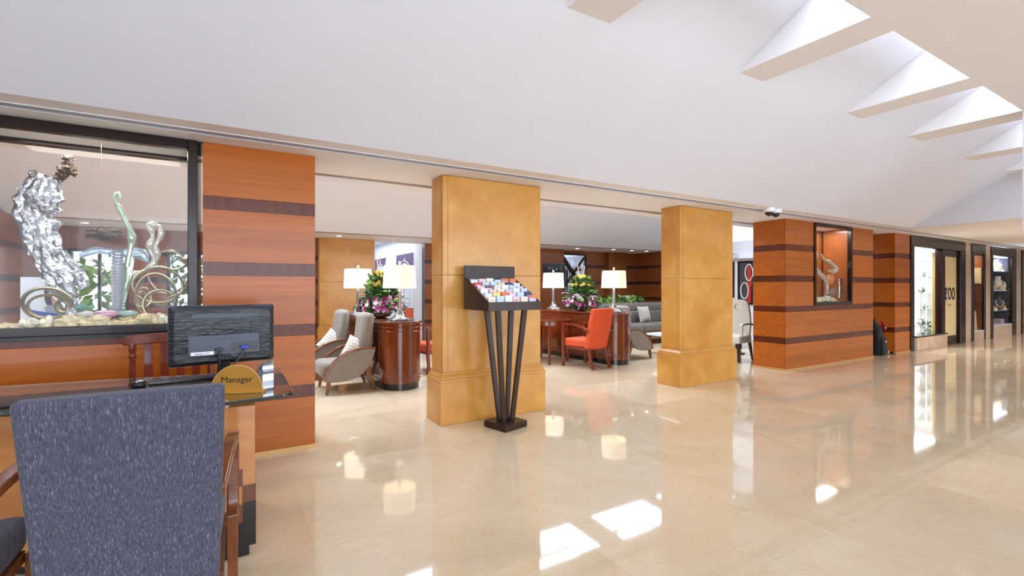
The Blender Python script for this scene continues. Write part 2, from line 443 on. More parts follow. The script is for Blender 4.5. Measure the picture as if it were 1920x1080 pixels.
# ------------------------------------------------------------------ wood walls of the facade
BANDS = [(1.879, 1.977), (1.389, 1.488), (.915, 1.005), (.417, .514)]
def levels(z0=.03, z1=H):
    out = []; z = z0
    for a, b_ in sorted(BANDS):
        if b_ <= z0 or a >= z1: continue
        if a > z: out.append((z, a, 'p'))
        out.append((max(a, z0), min(b_, z1), 'b')); z = b_
    if z < z1: out.append((z, z1, 'p'))
    return out
def clad_x(par, x0, x1, y0, y1, pm, bm_, z0=.03, z1=H, holes=(), split=None):
    """veneer boards facing +-y, as single pieces; holes = (xa, xb, za, zb)"""
    for a, b_, k in levels(z0, z1):
        segs = [(x0, x1, a, b_)]
        for (xa, xb, za, zb) in holes:
            new = []
            for (sx0, sx1, sa, sb) in segs:
                if sb <= za or sa >= zb or sx1 <= xa or sx0 >= xb: new.append((sx0, sx1, sa, sb)); continue
                if sx0 < xa: new.append((sx0, xa, sa, sb))
                if sx1 > xb: new.append((xb, sx1, sa, sb))
                if sa < za: new.append((max(sx0, xa), min(sx1, xb), sa, za))
                if sb > zb: new.append((max(sx0, xa), min(sx1, xb), zb, sb))
            segs = new
        for s in segs:
            g = .0008; d = 0 if k == 'p' else .003
            obj('wood_panel' if k == 'p' else 'dark_band', B().box(s[0] + g, s[1] - g, y0 + (d if y0 < y1 else -d), y1, s[2] + g, s[3] - g), pm if k == 'p' else bm_, par)
def clad_y(par, y0, y1, x0, x1, pm, bm_, z0=.03, z1=H):
    for a, b_, k in levels(z0, z1):
        g = .0008; d = 0 if k == 'p' else .003
        obj('wood_panel' if k == 'p' else 'dark_band', B().box(x0 + (d if x0 < x1 else -d), x1, y0 + g, y1 - g, a + g, b_ - g), pm if k == 'p' else bm_, par)

wf = struct('wall_front')
WL, WR, WB, WT = -1.38, -.28, 1.045, 2.30      # vitrine opening, left
core = B()
core.box(-6, WL - .09, F0 + .02, F0 + .42, 0, H).box(WR + .09, .56, F0 + .02, F0 + .42, 0, H).box(WL - .09, WR + .09, F0 + .02, F0 + .42, 0, WB - .06)
core.box(WL - .09, WR + .09, F0 + .02, F0 + .42, WT + .06, H)
obj('wall_core', core, M['wood_frame'], wf)
clad_x(wf, -3.2, .58, F0, F0 + .02, M['wood_panel'], M['wood_band'], holes=[(WL - .09, WR + .09, WB - .09, H)])
clad_y(wf, F0 + .021, F0 + .419, .58, .56, M['wood_panel'], M['wood_band'])
obj('base_strip', B().box(-3.2, .585, F0 - .012, F0 + .02, 0, .03), M['gold_strip'], wf)
clad_x(wf, -3.2, .58, F0 + .44, F0 + .42, M['wood_lounge'], M['wood_lounge_band'], holes=[(WL - .09, WR + .09, WB - .09, H)])

wm = struct('wall_middle')
BL, BR = 7.376, 10.255
W2L, W2R, W2B, W2T = 8.25, 9.40, 1.06, 2.31
core = B()
core.box(BL + .02, W2L - .07, F0 + .02, F0 + .51, 0, H).box(W2R + .07, BR - .02, F0 + .02, F0 + .51, 0, H)
core.box(W2L - .07, W2R + .07, F0 + .02, F0 + .51, 0, W2B - .05)
obj('wall_core', core, M['wood_frame'], wm)
clad_x(wm, BL, BR, F0, F0 + .02, M['wood_panel'], M['wood_band'], holes=[(W2L - .06, W2R + .06, W2B - .06, H)])
clad_y(wm, F0 + .021, F0 + .53, BL, BL + .02, M['wood_panel'], M['wood_band'])
clad_y(wm, F0 + .021, F0 + .53, BR, BR - .02, M['wood_panel'], M['wood_band'])
obj('base_strip', B().box(BL - .012, BR + .012, F0 - .012, F0 + .53, 0, .03), M['gold_strip'], wm)

we = struct('wall_end')
obj('wall_core', B().box(11.185, 11.82, F0 + .02, F0 + .9, 0, H), M['wood_frame'], we)
clad_x(we, 11.165, 11.843, F0, F0 + .02, M['wood_panel'], M['wood_band'])
clad_y(we, F0 + .021, F0 + .9, 11.165, 11.185, M['wood_panel'], M['wood_band'])
obj('base_strip', B().box(11.155, 11.843, F0 - .012, F0 + .02, 0, .03), M['gold_strip'], we)
clad_x(we, BR, 11.165, F0 + .9, F0 + .92, M['wood_panel'], M['wood_band'])

def frame4(x0, x1, z0, z1, y0, y1, wd, top=None):
    top = top or wd
    return [B().box(x0 - wd, x0, y0, y1, z0 - wd, z1 + top), B().box(x1, x1 + wd, y0, y1, z0 - wd, z1 + top),
            B().box(x0, x1, y0, y1, z0 - wd, z0), B().box(x0, x1, y0, y1, z1, z1 + top)]
def vitrine(n, x0, x1, z0, z1, y1, wd, back=True):
    wn = struct('window_%d' % n)
    for b_ in frame4(x0, x1, z0, z1, F0 - .02, F0 + .05, wd, H - z1 - .003): obj('window_frame', b_, M['wood_frame'], wn, bevel=.006)
    obj('pane', B().box(x0, x1, F0 + .012, F0 + .018, z0, z1), M['glass'], wn)
    if back:
        for b_ in frame4(x0, x1, z0, z1, y1 - .05, y1 + .02, wd, H - z1 - .003): obj('window_frame', b_, M['wood_frame'], wn, bevel=.006)
        obj('pane', B().box(x0, x1, y1 - .018, y1 - .012, z0, z1), M['glass'], wn)
    cm = M['paint']
    obj('sill_bed', B().box(x0 - wd, x1 + wd, F0 + .05, y1 - .05, z0 - .045, z0 - .005), cm, wn)
    obj('head_board', B().box(x0 - wd, x1 + wd, F0 + .05, y1 - .05, z1 + .03, z1 + .05), cm, wn)
    obj('jamb', B().box(x0 - wd, x0 - wd + .02, F0 + .05, y1 - .05, z0, z1 + .03), M['wood_frame'], wn)
    obj('jamb', B().box(x1 + wd - .02, x1 + wd, F0 + .05, y1 - .05, z0, z1 + .03), M['wood_frame'] if back else M['wood_lounge'], wn)
    return wn
vitrine(1, WL, WR, WB, WT, F0 + .44, .06)
vitrine(2, W2L, W2R, W2B, W2T, F0 + .51, .05, False)
obj('back_panel', B().box(W2L - .05, W2R + .05, F0 + .49, F0 + .51, W2B - .05, H - .01), M['wood_lounge'], wm)
area('vitrine_light', (-.83, F0 + .22, WT + .02), (0, 0, 0), .9, .2, 14, (1, .95, .85))
area('vitrine_light', (8.82, F0 + .25, W2T + .02), (0, 0, 0), .9, .2, 16, (1, .95, .85))

# ------------------------------------------------------------------ ochre columns
def column(x0, x1, y0, dy, label, grp=None, flip=False):
    t = thing('column', label, 'column', ((x0 + x1) / 2, y0 + dy / 2, 0))
    hw, hd = (x1 - x0) / 2, dy / 2
    obj('pedestal', B().box(-hw, hw, -hd, hd, 0, .40), M['ochre'], t, bevel=.006)
    prof = [(0, .40), (0, .425), (.012, .43), (.012, .445), (.028, .468), (.036, .474), (.036, .49)]
    b_ = B()
    for (i0, za), (i1, zb) in zip(prof[:-1], prof[1:]):
        if zb - za < 1e-4: continue
        lo = [(-hw + i0, -hd + i0, za), (hw - i0, -hd + i0, za), (hw - i0, hd - i0, za), (-hw + i0, hd - i0, za)]
        hi = [(-hw + i1, -hd + i1, zb), (hw - i1, -hd + i1, zb), (hw - i1, hd - i1, zb), (-hw + i1, hd - i1, zb)]
        b_.hexa(lo, hi)
    obj('moulding', b_, M['ochre'], t)
    i = .04
    zs = (.49, 1.42, H - .002)
    for a, c in zip(zs[:-1], zs[1:]):
        obj('shaft_block', B().box(-hw + i, hw - i, -hd + i, hd - i, a + .0008, c - .0008), M['ochre'], t, bevel=.003)
        # slightly raised face slabs leave a narrow margin at each corner
        for sx0, sx1, sy0, sy1 in [(-hw + i + .05, hw - i - .02, -hd + i - .006, -hd + i), (-hw + i - .006, -hw + i, -hd + i + .05, hd - i - .02)]:
            obj('face_slab', B().box(sx0, sx1, sy0, sy1, a + .002, c - .002), M['ochre'], t, bevel=.002)
    return t
column(1.672, 2.863, F0, .37, 'ochre stone column right behind the dark leaflet stand')
column(4.976, 6.158, F0, .395, 'ochre stone column between the orange chair and the banded wood block')
column(1.55, 2.80, 10.72, .5, 'ochre stone pillar at the back of the lounge behind the grey armchairs')

# ------------------------------------------------------------------ lounge shell
LY = 10.9
wb = struct('wall_back')
gw = [(-2.44, -1.62, .5, 1.98), (-1.06, -.25, .5, 1.98)]
core = B().box(-2.8, -2.44, LY + .02, LY + .2, 0, H).box(-1.62, -1.06, LY + .02, LY + .2, 0, H).box(-.25, 2.7, LY + .02, LY + .2, 0, H)
for a, c, z0, z1 in gw: core.box(a, c, LY + .02, LY + .2, 0, z0).box(a, c, LY + .02, LY + .2, z1, H)
core.box(4.0, 11.2, LY + .02, LY + .2, 0, H)
obj('wall_core', core, M['wood_frame'], wb)
clad_x(wb, -2.8, 2.7, LY, LY + .02, M['wood_lounge'], M['wood_lounge_band'], 0.0, H, gw)
clad_x(wb, 4.0, 11.0, LY, LY + .02, M['wood_lounge'], M['wood_lounge_band'], 0.0, H)
for a, c in ((7.0, 8.05), (9.75, 10.45)):
    for z0, z1 in ((0, .62), (.623, 1.24), (1.243, 1.86), (1.863, H)):
        obj('wood_panel', B().box(a, c, LY - .16, LY, z0, z1), M['wood_lounge'], wb)
for n, (a, c, z0, z1) in enumerate(gw):
    wn = struct('window_%d' % (n + 3))
    for b_ in frame4(a + .05, c - .05, z0 + .05, z1 - .05, LY - .02, LY + .1, .05): obj('window_frame', b_, M['wood_frame'], wn)
    obj('window_frame', B().box((a + c) / 2 - .02, (a + c) / 2 + .02, LY, LY + .08, z0 + .05, z1 - .05), M['wood_frame'], wn)
    obj('pane', B().box(a + .05, c - .05, LY + .04, LY + .046, z0 + .05, z1 - .05), M['glass'], wn)
wl = struct('wall_left')
obj('wall_core', B().box(-2.95, -2.82, 4.6, 11.1, 0, H), M['wood_frame'], wl)
clad_y(wl, 4.6, LY, -2.8, -2.82, M['wood_lounge'], M['wood_lounge_band'], 0.0)
wr = struct('wall_right')
obj('wall_core', B().box(11.02, 11.16, 5.08, 11.1, 0, H + .1), M['white_wall'], wr)
clad_y(wr, 9.6, LY, 11.0, 11.02, M['wood_lounge'], M['wood_lounge_band'], 0.0)
obj('plaster', B().box(11.0, 11.02, 5.08, 9.6, 0, H), M['paint_beige'], wr)
obj('picture_ledge', B().box(10.9, 11.0, 5.1, 9.6, 2.02, 2.07), M['white_wall'], wr)
wg = struct('wall_gallery')
obj('wall_panel', B().box(4.0, 4.08, LY + .2, 16.2, 0, H + .3), M['white_wall'], wg)
obj('wall_panel', B().box(2.4, 4.08, 16.1, 16.2, 0, H + .3), M['white_wall'], wg)
obj('wall_panel', B().box(2.4, 2.48, LY + .35, 16.2, 0, H + .3), M['white_wall'], wg)
obj('wall_panel', B().box(2.4, 4.08, LY + .2, LY + .24, H, H + .32), M['white_wall'], wg)

# garden beyond the two lounge windows
for i, (x, y, s) in enumerate([(-4.2, 14.5, 1.5), (-2.4, 13.6, 1.15), (-1.1, 17.2, 1.5), (.6, 13.6, 1.0)]):
    t = thing('shrub', ['tall dark shrub outside the lounge window, farthest left', 'bushy green shrub seen through the wider lounge window', 'green shrub between the two lounge windows outside', 'green shrub seen through the narrow right lounge window'][i], 'shrub', (x, y, -.008), 0)
    b_ = B(); rs = random.Random(i)
    for k in range(260):
        d = Vector((rs.uniform(-1, 1), rs.uniform(-1, 1), rs.uniform(-1, 1)))
        if d.length < .2: continue
        d.normalize(); c = Vector((0, 0, s)) + Vector((d.x * s * .7, d.y * s * .7, d.z * s * .85)) * rs.uniform(.6, 1)
        a = Vector((rs.uniform(-1, 1), rs.uniform(-1, 1), rs.uniform(-1, 1))).normalized() * .16
        e = a.cross(d).normalized() * .07
        b_.add([c - a, c + e, c + a, c - e], [(0, 1, 2, 3)])
    obj('foliage', b_, M['leaf_light' if i % 2 else 'leaf'], t, kind='stuff')
    obj('stem', B().tube([(0, 0, 0), (.03, 0, s * .6), (0, .02, s)], [.05, .04, .02]), M['chair_wood'], t)

# entrance side, left end and corridor side, out of frame
wfr = struct('wall_entrance')
for x in (-6, -3, 0, 3, 6, 9):
    obj('mullion', B().box(x - .06, x + .06, -6.8, -6.7, 0, 3.08), M['wood_frame'], wfr)
wlb = struct('wall_west', B().box(-6.2, -6, -6.8, 11.1, 0, 3.6), M['paint'])
wcr = struct('wall_corridor', B().box(10.5, 26, .3, .5, 0, H).box(10.5, 10.7, -6.8, .5, 0, 3.1), M['paint'])
wce = struct('wall_east', B().box(25.8, 26, .3, 9, 0, H + .1), M['paint'])
# ------------------------------------------------------------------ shop fronts along the corridor
def stripbox(b, x0, x1, z0, z1, y0=F0 - .02, y1=F0 + .12): return b.box(x0, x1, y0, y1, z0, z1)
ws = struct('wall_shops')
for x0, x1 in [(14.85, 15.25), (16.2, 16.6), (18.62, 19.1)]:
    zs = [0, .6, 1.2, 1.8, H]
    for a, c in zip(zs[:-1], zs[1:]): obj('stone_panel', B().box(x0 + .002, x1 - .002, F0, F0 + .3, a + .001, c - .001), M['stone_pilaster'], ws)
obj('wall_panel', B().box(11.83, 26, 5.9, 6.0, 0, H), M['white_wall'], ws)
obj('wall_panel', B().box(14.95, 15.1, F0 + .31, 5.9, 0, H), M['white_wall'], ws)
obj('wall_panel', B().box(16.3, 16.45, F0 + .31, 5.9, 0, H), M['white_wall'], ws)
obj('wall_panel', B().box(18.75, 18.9, F0 + .31, 5.9, 0, H), M['white_wall'], ws)
obj('wall_panel', B().box(11.83, 11.86, F0 + .92, 5.9, 0, H), M['white_wall'], ws)
area('showcase_light', (15.8, F0 + .3, 2.1), (0, 0, 0), .4, .3, 6, (1, .93, .82))
area('shop_light', (13.2, 5.0, 2.33), (0, 0, 0), 2.4, 1.0, 110, (.95, .97, 1))
area('showcase_light', (17.5, 4.5, 2.09), (0, 0, 0), 1.4, .35, 40, (.86, .92, 1))
area('shop_light', (20.5, 4.9, 2.3), (0, 0, 0), 2.4, .8, 40, (.95, .97, 1))

CREAM = plain('cream_film', (238, 220, 170), .25, var=.03)
s1 = struct('window_5')
for a in [(11.86, 12.02, 0, 2.14), (11.86, 14.85, 2.14, 2.355), (13.47, 13.62, 0, 2.14), (14.52, 14.85, 0, 2.14)]:
    obj('window_frame', stripbox(B(), *a), M['wood_frame'], s1, bevel=.012)
obj('pane', B().box(12.02, 13.47, F0 + .03, F0 + .036, .3, 2.14), M['glass'], s1)
obj('stone_plinth', B().box(12.02, 13.60, F0 - .06, F0 + .25, 0, .27), M['stone_pilaster'], s1, bevel=.004)
obj('sill', B().box(12.02, 13.62, F0 - .065, F0 + .25, .27, .30), M['black'], s1)
obj('blind', B().box(at(1748, 540, F0 + .26).x, at(1768, 540, F0 + .26).x, F0 + .26, F0 + .27, .3, 2.1), CREAM, s1)
d1 = struct('door_1')
obj('door_panel', B().box(13.66, 14.48, F0 + .045, F0 + .055, .2, 2.0), CREAM, d1)
for a in [(13.62, 13.67, .0, 2.14), (14.47, 14.52, .0, 2.14), (13.67, 14.47, 0, .2), (13.67, 14.47, 2.0, 2.14)]:
    obj('door_frame', stripbox(B(), *a, F0 + .02, F0 + .08), M['wood_frame'], d1)
lt = text_bm('eoo', .62, .003, .62)
o = obj('lettering', lt, M['ink'], d1); o.location = (14.08, F0 + .041, 1.02)
o = obj('lettering', text_bm('eoo-', .0001 + .085, .001, 1.6), M['gold_strip'], d1); o.location = (14.08, F0 + .042, .88)
obj('door_handle', B().tube([(13.72, F0 + .02, .95), (13.72, F0 - .02, .97), (13.72, F0 - .02, 1.2), (13.72, F0 + .02, 1.22)], .012), M['chrome'], d1, True)

TWX = at(1731, 540, 4.85).x
t = thing('shelf_tower', 'chrome and glass shelf tower behind the first shop window', 'shelf', (TWX, 4.85, 0))
for x in (-.3, .3):
    for y in (-.16, .16): obj('post', B().box(x - .012, x + .012, y - .012, y + .012, 0, 1.95), M['chrome'], t)
for z in (.35, .75, 1.15, 1.55, 1.93): obj('shelf', B().box(-.31, .31, -.17, .17, z, z + .01), M['glass_green'], t)
for k, (x, z, s, lab) in enumerate([(-.12, .36, .09, 'round silver bowl on the lowest shelf of the glass tower'), (.1, .76, .07, 'silver dish on the second lowest shelf of the glass tower'), (-.1, 1.16, .08, 'silver vase on the middle shelf of the glass tower'), (.08, 1.56, .07, 'silver pot on the upper shelf of the glass tower')]):
    o = obj('silver_vessel', B().lathe([(s * .4, 0), (s * .9, s * .5), (s, s), (s * .6, s * 1.5), (s * .7, s * 1.7), (s * .5, s * 1.6), (s * .3, s * .3)], 16), M['silver'], None, True)
    o.location = (TWX + x, 4.85, z + .01); tag(o, lab, 'vessel', 'silverware in the glass tower')
t = thing('potted_plant', 'small potted plant on the shop floor behind the first window', 'plant', (at(1744, 600, 4.6).x, 4.6, 0))
obj('pot', B().lathe([(.08, 0), (.11, .22), (.1, .22), (.09, .16)], 16), M['white_plastic'], t, True)
b_ = B()
for k in range(40):
    a = k * 2.4; r = .05 + .1 * (k / 40); z = .24 + .25 * ((k * 7) % 11) / 11
    p = Vector((r * math.cos(a), r * math.sin(a), z)); d = Vector((math.cos(a), math.sin(a), .8)) * .07; e = Vector((-math.sin(a), math.cos(a), 0)) * .018
    b_.add([p - d * .5, p + e, p + d, p - e], [(0, 1, 2, 3)])
obj('foliage', b_, M['leaf'], t, kind='stuff')

def shopcase(n, x0, x1, wl, wr_, base):
    s = struct('window_%d' % n)
    for a in [(x0, x0 + wl, 0, 2.12), (x1 - wr_, x1, 0, 2.12), (x0, x1, 2.12, 2.355)]:
        obj('window_frame', stripbox(B(), *a, F0 - .02, F0 + .03), M['wood_frame'], s, bevel=.012)
    obj('pane', B().box(x0 + wl, x1 - wr_, F0 + .003, F0 + .009, base, 2.12), M['glass'], s)
    obj('stone_plinth', B().box(x0 + wl, x1 - wr_, F0 - .01, F0 + .3, 0, base - .02), M['stone_pilaster'], s)
    obj('sill', B().box(x0 + wl, x1 - wr_, F0 - .015, F0 + .75, base - .02, base), M['white_plastic'], s)
    return s
s2 = shopcase(6, 15.25, 16.2, .16, .10, .24)
obj('side_panel', B().box(16.12, 16.195, F0 + .031, F0 + .72, .24, 2.3), M['wood_lounge'], s2)
obj('back_panel', B().box(15.4, 16.11, F0 + .72, F0 + .74, .24, 2.3), M['wood_lounge'], s2)
obj('shelf', B().box(15.4, 16.11, F0 + .05, F0 + .715, 1.36, 1.39), M['wood_frame'], s2)
obj('shelf', B().box(15.4, 16.11, F0 + .05, F0 + .715, .86, .89), M['wood_frame'], s2)
t = thing('shopping_bag', 'tall cream paper bag standing in the narrow dark showcase', 'bag', (at(1830, 600, F0 + .16).x, F0 + .16, .24), -1.1)
obj('bag_body', B().hexa([(-.14, -.07, 0), (.14, -.07, 0), (.14, .07, 0), (-.14, .07, 0)], [(-.15, -.06, .46), (.15, -.06, .46), (.15, .06, .46), (-.15, .06, .46)]), CREAM, t)
obj('cord', B().tube(curve([(-.06, -.062, .45), (-.05, -.066, .52), (.05, -.066, .52), (.06, -.062, .45)], 5), .005), M['ink'], t)
t = thing('framed_card', 'small cream framed card on the upper shelf of the narrow showcase', 'card', (at(1829, 500, F0 + .14).x, F0 + .14, 1.39), -1.1)
obj('card', B().box(-.1, .1, -.006, .006, 0.01, .4), CREAM, t); obj('card_frame', B().box(-.11, .11, -.004, .01, 0, .41), M['gold_strip'], t)

s3 = shopcase(7, 16.6, 18.62, .17, .35, .32)
obj('back_panel', B().box(16.7, 18.6, F0 + .73, F0 + .75, .32, 2.3), plain('navy_velvet', (38, 42, 62), .8), s3)
M['navy'] = plain('navy_velvet', (42, 46, 66), .7)
M['shelf_glass'] = plain('shelf_glass', (205, 225, 230), .1, var=.02)
obj('side_panel', B().box(18.235, 18.265, F0 + .06, F0 + .73, .32, 2.3), M['navy'], s3)
obj('light_strip', B().box(16.8, 18.2, F0 + .06, F0 + .2, 2.10, 2.118), emissive('case_light', (225, 235, 255), 6), s3)
for z in (.68, 1.2, 1.72):
    obj('glass_shelf', B().box(16.78, 18.23, F0 + .06, F0 + .72, z, z + .012), M['shelf_glass'], s3)
IV = plain('ivory_velvet', (240, 238, 236), .8, var=.02)
GOLD = plain('gold', (226, 190, 110), .2, .9)
PEARL = plain('pearl', (240, 234, 220), .2, .2)
def bust(px, d, z, s, mat, lab):
    t = thing('necklace_bust', lab, 'jewellery', (at(px, 540, F0 + d).x, F0 + d, z), -1.05, 'jewellery in the lit showcase')
    rows = [(0, .10), (.05, .125), (.12, .14), (.19, .125), (.23, .07), (.27, .045), (.33, .05)]
    obj('stand', B().lathe([(r * s, zz * s) for zz, r in rows], 18, M=Matrix.Diagonal((1, .5, 1, 1))), mat, t, True)
    pts = curve([(-.06 * s, -.03 * s, .24 * s), (-.07 * s, -.075 * s, .15 * s), (0, -.09 * s, .07 * s), (.07 * s, -.075 * s, .15 * s), (.06 * s, -.03 * s, .24 * s)], 6)
    nk = obj('necklace', B().tube(pts, .012 * s, 6), GOLD if mat is IV else PEARL, t, True)
    obj('pendant', B().ball((0, -.1 * s, .06 * s), .026 * s, 8), GOLD, nk, True)
bust(1868, .2, 1.732, 1.0, IV, 'white necklace bust on the top glass shelf of the lit showcase')
bust(1871, .22, 1.212, 1.2, IV, 'large white necklace bust on the middle glass shelf of the lit showcase')
bust(1872, .24, .692, 1.1, M['mon_grey'], 'dark necklace bust with pale necklace on the lowest glass shelf')
sets = [('top glass', 1.732, [1880, 1884, 1888]), ('middle glass', 1.212, [1881, 1885, 1889]), ('lowest glass', .692, [1865, 1879, 1883, 1887, 1890])]
words = ['first', 'second', 'third', 'fourth', 'fifth']
for nm, z, xs in sets:
    for k, x in enumerate(xs):
        d = .12 + .05 * (k % 2)
        t = thing('ring_stand', '%s small gold jewel cluster from the left on the %s shelf' % (words[k], nm), 'jewellery', (at(x, 540, F0 + d).x, F0 + d, z), k, 'jewellery in the lit showcase')
        obj('cushion', B().lathe([(.05, 0), (.055, .02), (.04, .05), (.015, .06)], 10), IV, t, True)
        obj('jewel', B().ball((0, 0, .085), .038, 8, .8, .5, k), GOLD, t, True)
        obj('jewel', B().ball((.035, -.03, .06), .025, 8, .8, .5, k + 3), PEARL if k % 2 else GOLD, t, True)
t = thing('display_plate', 'round white plate propped upright at the bottom of the lit showcase', 'plate', (at(1884, 610, F0 + .15).x, F0 + .15, .32), -1.05)
R_ = Matrix.Translation((0, 0, .12)) @ Matrix.Rotation(PI / 2 - .25, 4, 'X')
obj('dish', B().lathe([(.0, 0), (.07, 0), (.12, .02), (.118, .028), (.07, .01), (.0, .01)], 24, M=R_), M['white_plastic'], t, True)
obj('rim', B().lathe([(.115, .022), (.121, .02), (.121, .028), (.115, .03)], 24, M=R_), GOLD, t, True)
t = thing('folded_cloth', 'lilac folded cloth at the bottom left of the lit showcase', 'cloth', (at(1870, 610, F0 + .25).x, F0 + .25, .32))
for k in range(3): obj('fold', B().box(-.24 + .02 * k, .22, -.12, .12, .04 * k, .04 * k + .036), plain('lilac_cloth', (208, 176, 206), .8), t, bevel=.012)
s4 = shopcase(8, 19.1, 23.0, .16, .3, .32)
obj('back_panel', B().box(19.2, 22.8, F0 + .4, F0 + .42, .32, 2.3), M['white_wall'], s4)
o = obj('lettering', text_bm('8', .3, .004), M['ink'], s4); o.location = (19.75, F0 + .39, 1.75)

# ------------------------------------------------------------------ security cameras
for k, (x, y) in enumerate([(6.24, 3.72), (6.42, 3.735)]):
    t = thing('dome_camera', ['white dome security camera under the soffit, left of the pair', 'white dome security camera under the soffit, right of the pair'][k], 'camera', (x, y, H), 0, 'dome cameras by the banded block')
    obj('housing', B().lathe([(.078, 0), (.078, -.03), (.07, -.05), (.055, -.055)], 20), M['white_plastic'], t, True)
    obj('dome', B().lathe([(.052, -.055), (.048, -.075), (.034, -.095), (.012, -.105), (0, -.106)], 20), M['black_plastic'], t, True)

# ------------------------------------------------------------------ downlights
for k, (x, y, z) in enumerate([(fx, fy, H) for fx, fy in [(1.9, 10.25), (8.15, 10.25), (9.2, 9.95), (9.9, 9.95), (10.5, 9.95), (-.4, 10.2), (-.55, 9.95), (-2.1, 10.3)]]):
    t = thing('downlight', ['round recessed downlight above the back ochre pillar', 'round recessed downlight near the cross-braced mirror', 'first of three downlights in the row over the lounge planter', 'middle of three downlights in the row over the lounge planter', 'last of three downlights in the row over the lounge planter', 'downlight seen through the left vitrine, nearer the wall', 'downlight seen through the left vitrine, nearer the vault', 'downlight seen through the left vitrine beside the crystal'][k], 'downlight', (x, y, z), 0, 'lounge downlights')
    obj('bezel', B().lathe([(.05, 0), (.075, 0), (.072, -.008), (.05, -.006), (.05, 0)], 18), M['white_plastic'], t, True)
    obj('lamp_disc', B().lathe([(0, -.002), (.05, -.002), (.05, -.005), (0, -.005)], 18), M['light_disc'], t)
for x, y in [(-2.45, 8.4), (-2.45, 6.6)]:
    l = bpy.data.lights.new('wall_spot', 'SPOT'); l.energy = 45; l.spot_size = 1.1; l.spot_blend = .6; l.color = (1, .86, .66); l.shadow_soft_size = .04
    o = bpy.data.objects.new('wall_spot', l); COL.objects.link(o); o.location = (x, y, 2.34); o.rotation_euler = (0, -.25, 0)

# ------------------------------------------------------------------ chairs with arms
def strip(b, path, h, x0, x1):
    """bar of thickness h following a path of (y, z), from x0 to x1"""
    P = [Vector((0, p[0], p[1])) for p in path]; vs = []; fs = []
    for i, p in enumerate(P):
        t = (P[min(i + 1, len(P) - 1)] - P[max(i - 1, 0)]).normalized(); n = Vector((0, -t.z, t.y)) * h / 2
        for x in (x0, x1): vs += [(x, (p + n).y, (p + n).z), (x, (p - n).y, (p - n).z)]
    for i in range(len(P) - 1):
        a = 4 * i; c = a + 4
        fs += [(a, c, c + 1, a + 1), (a + 2, a + 3, c + 3, c + 2), (a, a + 2, c + 2, c), (a + 1, c + 1, c + 3, a + 3)]
    n = 4 * (len(P) - 1)
    fs += [(0, 1, 3, 2), (n, n + 2, n + 3, n + 1)]
    return b.add(vs, fs)
def arm_chair(name, label, cat, fab, wd, loc, rz, group, arm_style=0, top=1.0):
    t = thing(name, label, cat, loc, rz, group)
    # upholstered back, raked, a little wider at the top
    b_ = B(); rows = 9; rings = []
    for i in range(rows):
        s = i / (rows - 1); z = .31 + (top - .31) * s
        yr = -.255 - .145 * s ** 1.15; th = .10 - .03 * s
        hw = .222 + .018 * s; c = .012 * math.sin(PI * s)
        rings.append([(-hw, yr, z), (-hw * .5, yr - c - .008, z), (hw * .5, yr - c - .008, z), (hw, yr, z), (hw, yr + th, z), (hw * .5, yr + th + .01, z), (-hw * .5, yr + th + .01, z), (-hw, yr + th, z)])
    vs = [p for r in rings for p in r]; fs = []
    for i in range(rows - 1):
        for k in range(8): fs.append((i * 8 + k, i * 8 + (k + 1) % 8, (i + 1) * 8 + (k + 1) % 8, (i + 1) * 8 + k))
    fs += [tuple(range(7, -1, -1)), tuple(range((rows - 1) * 8, rows * 8))]
    obj('backrest', b_.add(vs, fs), fab, t, True, bevel=.016)
    obj('seat', B().hexa([(-.215, -.19, .33), (.215, -.19, .33), (.235, .31, .33), (-.235, .31, .33)], [(-.215, -.19, .45), (.215, -.19, .45), (.235, .31, .46), (-.235, .31, .46)]), fab, t, True, bevel=.028)
    for s in (-1, 1):
        x0, x1 = (.238, .285) if s > 0 else (-.285, -.238)
        if arm_style == 0:
            path = curve([(-.265, .628), (-.1, .652), (.1, .672), (.25, .668), (.318, .63), (.335, .56), (.335, .45), (.33, .36), (.305, .318), (.25, .308)], 4)
            a = B(); strip(a, path, .034, x0, x1); a.v = [(x - s * .045 * max(0, min(1, (.22 - y) / .48)), y, z) for x, y, z in a.v]; obj('arm', a, wd, t, True, bevel=.006)
            a = B().bar((s * .262, .285, 0), (s * .258, .275, .325), .036, .04, .045, .055); obj('leg', a, wd, t, bevel=.006)
        else:
            path = curve([(-.30, .60), (-.15, .665), (.05, .70), (.25, .695), (.285, .69)], 5)
            a = B(); strip(a, path, .03, x0, x1); obj('arm', a, wd, t, True, bevel=.005)
            a = B(); strip(a, curve([(.275, 0), (.262, .12), (.275, .3), (.272, .5), (.275, .68)], 4), .042, x0, x1); obj('leg', a, wd, t, True, bevel=.006)
        a = B(); strip(a, curve([(-.345, 0), (-.29, .12), (-.255, .28), (-.245, .34)], 4), .042, s * .2 - .022, s * .2 + .022); obj('leg', a, wd, t, True, bevel=.005)
    obj('seat_frame', B().box(-.235, .235, -.22, .27, .295, .335), wd, t)
    return t
ch = arm_chair('arm_chair', 'slub grey fabric armchair with wooden arms, back turned to us before the desk', 'chair', M['fabric_grey'], M['chair_wood'], (-.26, 2.1, 0), 0, 'grey visitor chairs at the desk')
dup(ch, (-.885, 2.13, 0), .02, 'second grey visitor chair, cut off by the left edge of the photo')
oc = arm_chair('dining_armchair', 'orange upholstered armchair standing in front of the round table', 'chair', M['fabric_orange'], M['red_wood'], (5.02, 6.08, 0), .12, 'orange chairs at the round tables', 1, .965)
dup(oc, (4.66, 7.72, 0), PI + .1, 'orange chair on the far side of the round table, half hidden by the column')
dup(oc, (2.74, 6.95, 0), PI / 2 + .1, 'orange chair peeping out between the first console and the column')

